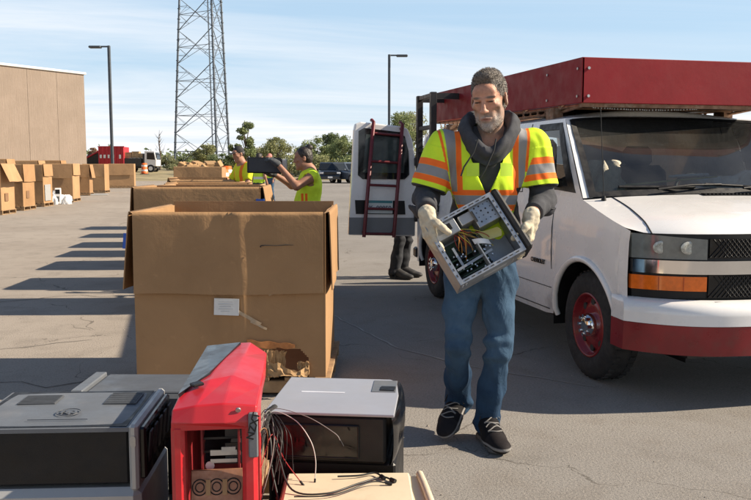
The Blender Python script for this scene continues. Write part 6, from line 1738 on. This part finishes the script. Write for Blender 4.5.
case_part('side_vent', lambda m: (m.box((.02, CD * .5, -hh - .002), (.13, .035, .002)), m.box((.12, CD * .5, -hh - .002), (.006, .05, .002))), MAT['silver_plastic'], pc)
case_part('screw', lambda m: [m.cyl((x, y, -hh - .001), (x, y, -hh - .004), .004, n=8) for x in (-.165, -.145) for y in (.03, .06)], MAT['lamp'], pc)

# ---- the others further off
def yel(V): return np.full(len(V), .1)
def simple(name, label, px, D, h, yaw, J, pitch, cl, vox, hands, top, hairspec, foot=None):
    """figure given in its own frame: x right, y back (it faces -y), unit height h"""
    l = (px - 375.5) / F0 * D; loc = (l * cos(YAW) + D * sin(YAW), -l * sin(YAW) + D * cos(YAW), 0)
    J = {k: (A3(*v) * h if k not in ('girth',) else v) for k, v in J.items()}
    hd = Head(J.pop('head'), J.pop('hyaw', 0) if False else 0, pitch, 0, h / 1.80)
    def custom(body, n, hd, hps):
        F = Field(); g = J.get('girth', 1)
        F.cap(n('shL') * .8 + n('neck') * .2, n('shR') * .8 + n('neck') * .2, .066, .066, .05); F.ell(n('chest'), A3(.185, .135, .20) * g, None, .05); F.ell(n('belly'), A3(.182, .138, .17) * g, None, .05); F.ell(n('pelvis') + A3(0, 0, .05), A3(.185, .135, .12) * g, None, .05)
        for s in 'LR':
            d = n('el' + s) - n('sh' + s); ln = np.linalg.norm(d); d /= ln; f = top['sleeve']
            F.cap(n('sh' + s), n('sh' + s) + d * (ln * f + .04), .068, .070, .03); F.cut(n('sh' + s) + d * ln * f, d, .10)
        F.cut(n('pelvis') - A3(0, 0, .03), (0, 0, -1), .35)
        to_obj(top['name'], F.mesh(vox), top['mat'], body, {k: (lambda V, fn=fn: fn(V, n)) for k, fn in top['paint'].items()}, lambda V: .012 * vnoise(V * A3(12, 12, 8)) + .007 * vnoise(V * 25))
        hair(body, hd, hairspec[1], vox * .8, hairspec[0])
        if hairspec[0] == 'cap':
            F2 = Field(); F2.ell(hd(0, .05, .01), A3(.081, .075, .07) * hd.k, hd.R, .01); to_obj('hair', F2.mesh(vox), MAT['hair_dark'], body)
    return build_person(name, label, loc, yaw, J, hd, cl, vox, hands, None, SKIN2, None, custom)
ST = dict(neck=(0, .01, .84), chest=(0, .01, .73), belly=(0, .0, .62), pelvis=(0, .01, .53), shL=(-.105, .01, .80), shR=(.105, .01, .80), elL=(-.13, .02, .64), elR=(.13, .02, .64),
          wrL=(-.13, -.05, .50), wrR=(.13, -.05, .50), hipL=(-.05, 0, .50), hipR=(.05, 0, .50), knL=(-.055, -.02, .275), knR=(.055, -.02, .275), anL=(-.058, .02, .055), anR=(.058, .02, .055),
          ballL=(-.066, -.06, .022), ballR=(.066, -.06, .022), toeL=(-.07, -.10, .018), toeR=(.07, -.10, .018), head=(0, -.015, .925))
relax = {'L': ((0, -.2, -1), (1, 0, 0), 1, (.25, .3, .3, .35), .95), 'R': ((0, -.2, -1), (-1, 0, 0), -1, (.25, .3, .3, .35), .95)}
cl0 = dict(trousers=dict(mat=MAT['denim_dark'], r=(.090, .068, .066)), shoe=MAT['shoe_dark'], sole=MAT['rubber'])
cl1 = dict(trousers=dict(mat=MAT['denim'], r=(.090, .068, .066)), shoe=MAT['shoe_dark'], sole=MAT['rubber'])
plain_vest = paint_mat('plain_hi_vis', (.68, .90, .05), [('band', (.92, .16, .02), .002)], .8, .15, 150, .06, 0, .2, 14)
band_vest = paint_mat('banded_hi_vis', (.55, .80, .05), [('band', (.62, .62, .58), .003)], .8, .1, 100, .06, 0, .2, 14)
tee_vest = paint_mat('orange_yellow_tee', (.70, .72, .03), [('band', (.85, .20, .03), .004)], .8, .1, 100, .06, 0, .2, 14)

# woman: turned to the left of the picture, lifting a black monitor above the box
hW = 1.66
JW = dict(ST, head=(0, -.045, .925), neck=(0, .0, .845), elL=(-.155, -.12, .735), elR=(.155, -.10, .735), wrL=(-.13, -.245, .815), wrR=(.12, -.225, .885), chest=(0, .0, .73), belly=(0, -.02, .61), pelvis=(0, .02, .52), girth=1.08)
handsW = {'L': ((.1, -1, .1), (.2, .0, 1), -1, (.35, .4, .4, .4), .95), 'R': ((-.1, -.8, .6), (-.3, -.3, -.8), -1, (.5, .5, .5, .5), .95)}
clW = dict(cl0, glove=MAT['glove_dark'])
wm = simple('person', 'woman in a sleeveless yellow vest with dark hair bun lifting a black monitor', 310, 9.75, hW, -YAW - radians(82), JW, .05, clW, .008, handsW,
            dict(name='safety_vest', sleeve=.10, mat=plain_vest, paint=dict(band=lambda V, n: np.maximum(np.maximum(np.abs(np.abs(V[:, 1] + .075) - .022) - .014, np.abs(V[:, 2] - 1.05) - .085), .02 - V[:, 0]))), ('bun', MAT['hair_dark']))
# the monitor in her hands
Rw = Matrix.Rotation(-YAW - radians(82), 3, 'Z')
cw = wm.location + Rw @ Vector((.0, -.245 * hW - .17, .86 * hW + .03))
cw.x += .10
mo = thing('monitor', 'black flat monitor held up by the woman in the yellow vest', 'monitor', cw, -YAW + radians(4))
p = MB(); p.box((-.045, 0, 0), (.40, .055, .185), (0, .02, 0), bev=.010); p.build('shell', MAT['black_plastic'], mo)
p = MB(); p.box((-.045, -.0285, .002), (.36, .003, .155), (0, .02, 0)); p.build('screen', pm('monitor_screen', (.02, .024, .035), .5), mo)
p = MB(); p.box((.185, .0, .0), (.06, .05, .15), bev=.008)
for k in range(5): p.box((.185, -.027, -.055 + k * .027), (.045, .004, .012))
p.build('stand_mount', MAT['silver_plastic'], mo)
# man in the black cap leaning over a box
JB = dict(ST, head=(0, -.055, .92), neck=(0, -.02, .84), chest=(0, -.01, .73), belly=(0, .0, .62), elL=(-.15, -.06, .645), elR=(.15, -.05, .645), wrL=(-.13, -.18, .56), wrR=(.13, -.17, .56))
simple('person', 'man in a black cap and yellow orange shirt reaching into a middle row box', 244, 15.0, 1.80, -YAW - radians(48), JB, .20, cl0, .011, {'L': ((0, -.7, -.7), (1, 0, 0), 1, (.3,) * 4, .95), 'R': ((0, -.7, -.7), (-1, 0, 0), -1, (.3,) * 4, .95)},
       dict(name='shirt', sleeve=.85, mat=tee_vest, paint=dict(band=lambda V, n: np.minimum(np.abs(np.abs(V[:, 0]) - .10) - .028, np.abs(V[:, 2] - n('belly')[2] - .02) - .03))), ('cap', MAT['cap_black']))
# two helpers beyond the monitor
pb = dict(band=lambda V, n: np.minimum(np.abs(V[:, 2] - n('belly')[2]) - .035, np.abs(V[:, 2] - n('chest')[2] + .02) - .028))
simple('person', 'helper in yellow vest and black trousers half hidden behind the black monitor', 259.5, 23.5, 1.80, -YAW + radians(150), dict(ST), .05, cl0, .016, relax, dict(name='safety_vest', sleeve=.12, mat=band_vest, paint=pb), ('short', MAT['hair_dark']))
simple('person', 'helper in yellow vest, blue jeans and pinkish cap standing beyond the monitor', 270.5, 31.0, 1.90, -YAW + radians(-35), dict(ST), .05, cl1, .018, relax, dict(name='safety_vest', sleeve=.12, mat=band_vest, paint=pb), ('cap', MAT['hi_red']))
# someone in dark clothes behind the open van door
darktop = paint_mat('dark_jacket', (.02, .021, .026), [('band', (.03, .03, .03), .003)], .85, .1, 100, .1, 0, .2, 14)
simple('person', 'person in dark trousers and shoes standing behind the open van door', 401, 10.75, 1.78, -YAW + radians(60), dict(ST), .15, cl0, .009, relax, dict(name='jacket', sleeve=.95, mat=darktop, paint=dict(band=lambda V, n: np.full(len(V), .1))), ('short', MAT['hair_dark']))

# ------------------------------------------------------------------ far vehicles and barrels
def far(px, D): l = (px - 375.5) / F0 * D; return (l * cos(YAW) + D * sin(YAW), -l * sin(YAW) + D * cos(YAW))
def car(label, loc, rz, bodym, sc=1.0):
    t = thing('parked_car', label, 'car', loc, rz, 'cars parked at the far edge of the lot')
    # profile along y (front at -2.4), lofted across x
    Y = [-2.42, -2.36, -2.2, -1.3, -1.05, -.35, .3, 1.6, 2.2, 2.40, 2.42]
    HB = [.55, .78, .98, 1.08, 1.10, 1.10, 1.10, 1.10, 1.08, .95, .6]
    p = MB()
    def f(y, u):
        hb = float(np.interp(y, Y, HB)); w = .98 - .16 * max(0, (abs(y) - 1.9) / .52) ** 2
        prof = [(-w * .95, .32), (-w, .6), (-w * .99, .85), (-w * .93, hb), (-w * .5, hb + .02), (0, hb + .03)]
        prof = prof + [(-x, z) for x, z in prof[:-1][::-1]]
        x, z = prof[int(u)]; return (x, y, min(z, hb + .03) if z > hb else z)
    p.grid(f, sorted(set(Y + list(np.linspace(-2.2, 2.2, 12)))), list(range(11)), flip=True)
    for y in (-2.42, 2.42): p.add([f(y, u) for u in range(11)], [tuple(range(11))])
    P = [(-1.0, 1.08), (-.30, 1.70), (-.1, 1.77), (1.2, 1.79), (2.0, 1.72), (2.30, 1.08)]
    p.add([(-.80, y, z) if z > 1.2 else (-.93, y, z) for y, z in P] + [(.80, y, z) if z > 1.2 else (.93, y, z) for y, z in P],
          [(0, 1, 7, 6), (1, 2, 8, 7), (2, 3, 9, 8), (3, 4, 10, 9), (4, 5, 11, 10), (0, 5, 4, 3, 2, 1), (6, 7, 8, 9, 10, 11)])
    p.build('body', bodym, t)
    p = MB(); p.add([(-.86, -.955, 1.14), (.86, -.955, 1.14), (.74, -.36, 1.66), (-.74, -.36, 1.66)], [(0, 1, 2, 3)]); p.build('windshield', MAT['dark_glass'], t)
    for s in (-1, 1):
        p = MB(); q = [(s * .925, -.75, 1.13), (s * .925, 2.05, 1.13), (s * .825, 1.85, 1.66), (s * .825, -.15, 1.66)]; p.add([(x + s * .012, y, z) for x, y, z in q], [(0, 1, 2, 3)]); p.build('side_window', MAT['dark_glass'], t)
        p = MB(); p.box((s * .72, -2.38, .86), (.34, .10, .15), (0, 0, s * .15), bev=.03); p.build('headlight', MAT['lamp'], t)
        for y in (-1.45, 1.45):
            p = MB(); p.cyl((s * .74, y, .37), (s * .99, y, .37), .37, n=20); w = p.build('wheel', MAT['rubber'], t)
            p = MB(); p.cyl((s * .985, y, .37), (s * 1.0, y, .37), .23, n=16); p.build('rim', MAT['steel'], w)
        p = MB(); p.box((s * 1.06, -.72, 1.15), (.2, .1, .15), bev=.03); p.build('side_mirror', bodym, t)
    p = MB(); p.box((0, -2.42, .84), (1.0, .05, .24), bev=.02)
    for k in range(3): p.box((0, -2.45, .77 + k * .07), (.96, .02, .02))
    p.build('grille', MAT['black_gloss'], t)
    p = MB(); p.box((0, -2.45, .5), (.4, .03, .14)); p.build('license_plate', MAT['white_plastic'], t)
    return t
bk = pm('black_car_paint', (.012, .014, .018), .2, var=.1, coat=.6); gy = pm('grey_car_paint', (.10, .115, .135), .25, var=.1, coat=.6)
x, y = far(329.5, 73.0); car('black sport utility facing the camera at the edge of the lot', (x, y, 0), radians(-8), bk)
x, y = far(350.5, 72.0); car('grey car partly hidden by the open van door', (x, y, 0), radians(24), gy)

# red roll-off container, ramp, truck
x, y = far(113, 104.0); z0 = field_z(y)
t = thing('red_container', 'red ribbed steel waste container behind the farthest box', 'container', (x, y, z0), -YAW + .03)
rd_ = pm('container_red', (.48, .022, .035), .55, var=.15, scale=1.5, dirt=(.2, .05, .04), dirt_amt=.4, dscale=2)
p = MB(); p.box((0, 1.2, 1.75), (3.15, 2.4, 2.75)); p.box((0, -.03, 3.16), (3.25, .18, .12)); p.box((0, -.03, .42), (3.25, .18, .16)); p.build('body', rd_, t)
p = MB()
for k in range(7): p.box((-1.5 + k * .5, -.06, 1.78), (.13, .13, 2.7), bev=.02)
p.build('rib', rd_, t)
p = MB()
for k, (a, w_) in enumerate(((-1.27, .24), (-.80, .26), (-.30, .22), (.22, .28), (1.1, .24))): p.box((a, -.13, 1.95 - .03 * (k == 4)), (w_, .02, .42 if k < 4 else .5)) 
p.build('painted_mark', MAT['white_plastic'], t)
x, y = far(93.0, 107.0); z0 = field_z(y)
t = thing('loading_ramp', 'dark sloped trailer ramp with red rail beside the tan building', 'trailer', (x, y, z0), -YAW)
p = MB(); p.prism([(-1.6, 0, .35), (1.5, 0, .35), (1.5, 0, 2.7), (-1.6, 0, 1.1)], (0, 2.2, 0)); p.build('body', MAT['black_steel'], t)
p = MB(); p.cyl((-1.6, -.06, 1.15), (1.5, -.06, 2.8), .10, n=8); p.box((0, -.05, .45), (3.2, .12, .22)); p.build('rail', rd_, t)
for k in (-1, .2):
    p = MB(); p.cyl((k, -.05, .35), (k, .25, .35), .35, n=18); p.build('wheel', MAT['rubber'], t)
tt = MB(); rng = random.Random(12)
for _ in range(14): tt.box((rng.uniform(-1.0, 1.4), rng.uniform(.3, 1.6), 1.5 + rng.uniform(.4, 1.6)), (rng.uniform(.3, .9), .4, rng.uniform(.2, .6)), (rng.uniform(-.4, .4), rng.uniform(-.4, .4), 0))
tag(tt.build('scrap_heap', MAT['rust'], None, (x, y, z0), -YAW), 'brown scrap heaped on the sloped trailer by the building', 'scrap')
x, y = far(141, 104.0); z0 = field_z(y)
t = thing('white_truck', 'white cab truck with a dark bed carrying wooden crates', 'truck', (x, y, z0), -YAW + pi * 0)
p = MB(); p.prism([(.55, 0, .75), (2.05, 0, .75), (2.08, 0, 1.55), (1.85, 0, 2.62), (.62, 0, 2.66)], (0, 2.2, 0)); cb = p.build('cab', MAT['white_paint'], t)
bm2 = cb.modifiers.new('bevel', 'BEVEL'); bm2.width = .06; bm2.segments = 2
p = MB(); p.prism([(.88, -.012, 1.62), (1.92, -.012, 1.55), (1.78, -.012, 2.42), (.92, -.012, 2.45)], (0, .01, 0)); p.build('side_window', MAT['dark_glass'], t)
p = MB(); p.prism([(2.085, .15, 1.58), (2.085, 2.05, 1.58), (1.885, 2.05, 2.5), (1.885, .15, 2.5)], (.01, 0, 0)); p.build('windshield', MAT['dark_glass'], t)
p = MB(); p.box((2.12, -.1, 2.0), (.10, .2, .4), bev=.03); p.build('side_mirror', MAT['black_plastic'], t)
p = MB(); p.box((-.2, 1.1, .62), (4.4, 1.2, .25)); p.box((-.95, 1.1, 1.25), (2.3, 2.1, 1.0)); p.box((.42, 1.1, 1.5), (.14, 2.0, 1.5)); p.build('bed', MAT['dark_metal'], t)
for xx in (1.35, -1.3):
    for yy in (-.03, 1.95):
        p = MB(); p.cyl((xx, yy, .48), (xx, yy + .28, .48), .48, n=20); w = p.build('wheel', MAT['rubber'], t)
        p = MB(); p.cyl((xx, yy - .01, .48), (xx, yy + .02, .48), .26, n=14); p.build('rim', MAT['white_plastic'], w)
for k, (a, w_, h_) in enumerate(((-1.55, .85, .75), (-.62, .9, .85), (.12, .5, .6))):
    p = MB(); q = Vector((x, y, z0)) + Matrix.Rotation(-YAW, 3, 'Z') @ Vector((a, .9, 1.76))
    for j in range(4): p.box((0, -.5, h_ * (j + .5) / 4), (w_, .03, h_ / 4 - .03))
    p.box((0, 0, h_ / 2), (w_ - .04, .95, h_ - .02)); p.box((-w_ / 2 + .04, -.52, h_ / 2), (.07, .03, h_)); p.box((w_ / 2 - .04, -.52, h_ / 2), (.07, .03, h_))
    tag(p.build('wooden_crate', MAT['crate'], None, q, -YAW), ('leftmost wooden crate on the dark truck bed, next to the red container', 'largest wooden crate in the middle of the truck bed', 'small wooden crate on the truck bed right behind the white cab')[k], 'crate', 'crates on the truck')
def barrel(px, D, z, label, h=1.05):
    x, y = far(px, D); t = thing('traffic_barrel', label, 'barrel', (x, y, z if z is not None else field_z(y)), 0, 'orange and white traffic barrels')
    p = MB(); s = h / 1.05; prof = [(.30, .06), (.30, .25), (.285, .26), (.285, .45), (.27, .46), (.27, .66), (.255, .67), (.255, .86), (.24, .87), (.23, 1.0), (.12, 1.02), (0, 1.02)]
    p.lathe([(a * s, b_ * s) for a, b_ in prof], 18); p.build('body', MAT['orange_tape'], t)
    for a, b_, c in ((.288, .28, .43), (.258, .69, .84)):
        p = MB(); p.lathe([(a * s, b_ * s), (a * s, c * s)], 18); p.build('reflective_band', MAT['white_plastic'], t)
    p = MB(); p.cyl((0, 0, 0), (0, 0, .06 * s), .42 * s, .40 * s, 18); p.build('base', MAT['rubber'], t)
barrel(165.5 - 20, 98, None, 'orange and white traffic barrel to the right of the white truck', 1.35)
barrel(223.5, 46, 0, 'orange and white traffic barrel right behind the tall overfilled box', 1.35)
barrel(227.5, 58, 0, 'orange and white traffic barrel left of the man in the black cap', 1.5)
barrel(214.5, 52, 0, 'orange and white traffic barrel peeping over the overfilled box', 1.55)
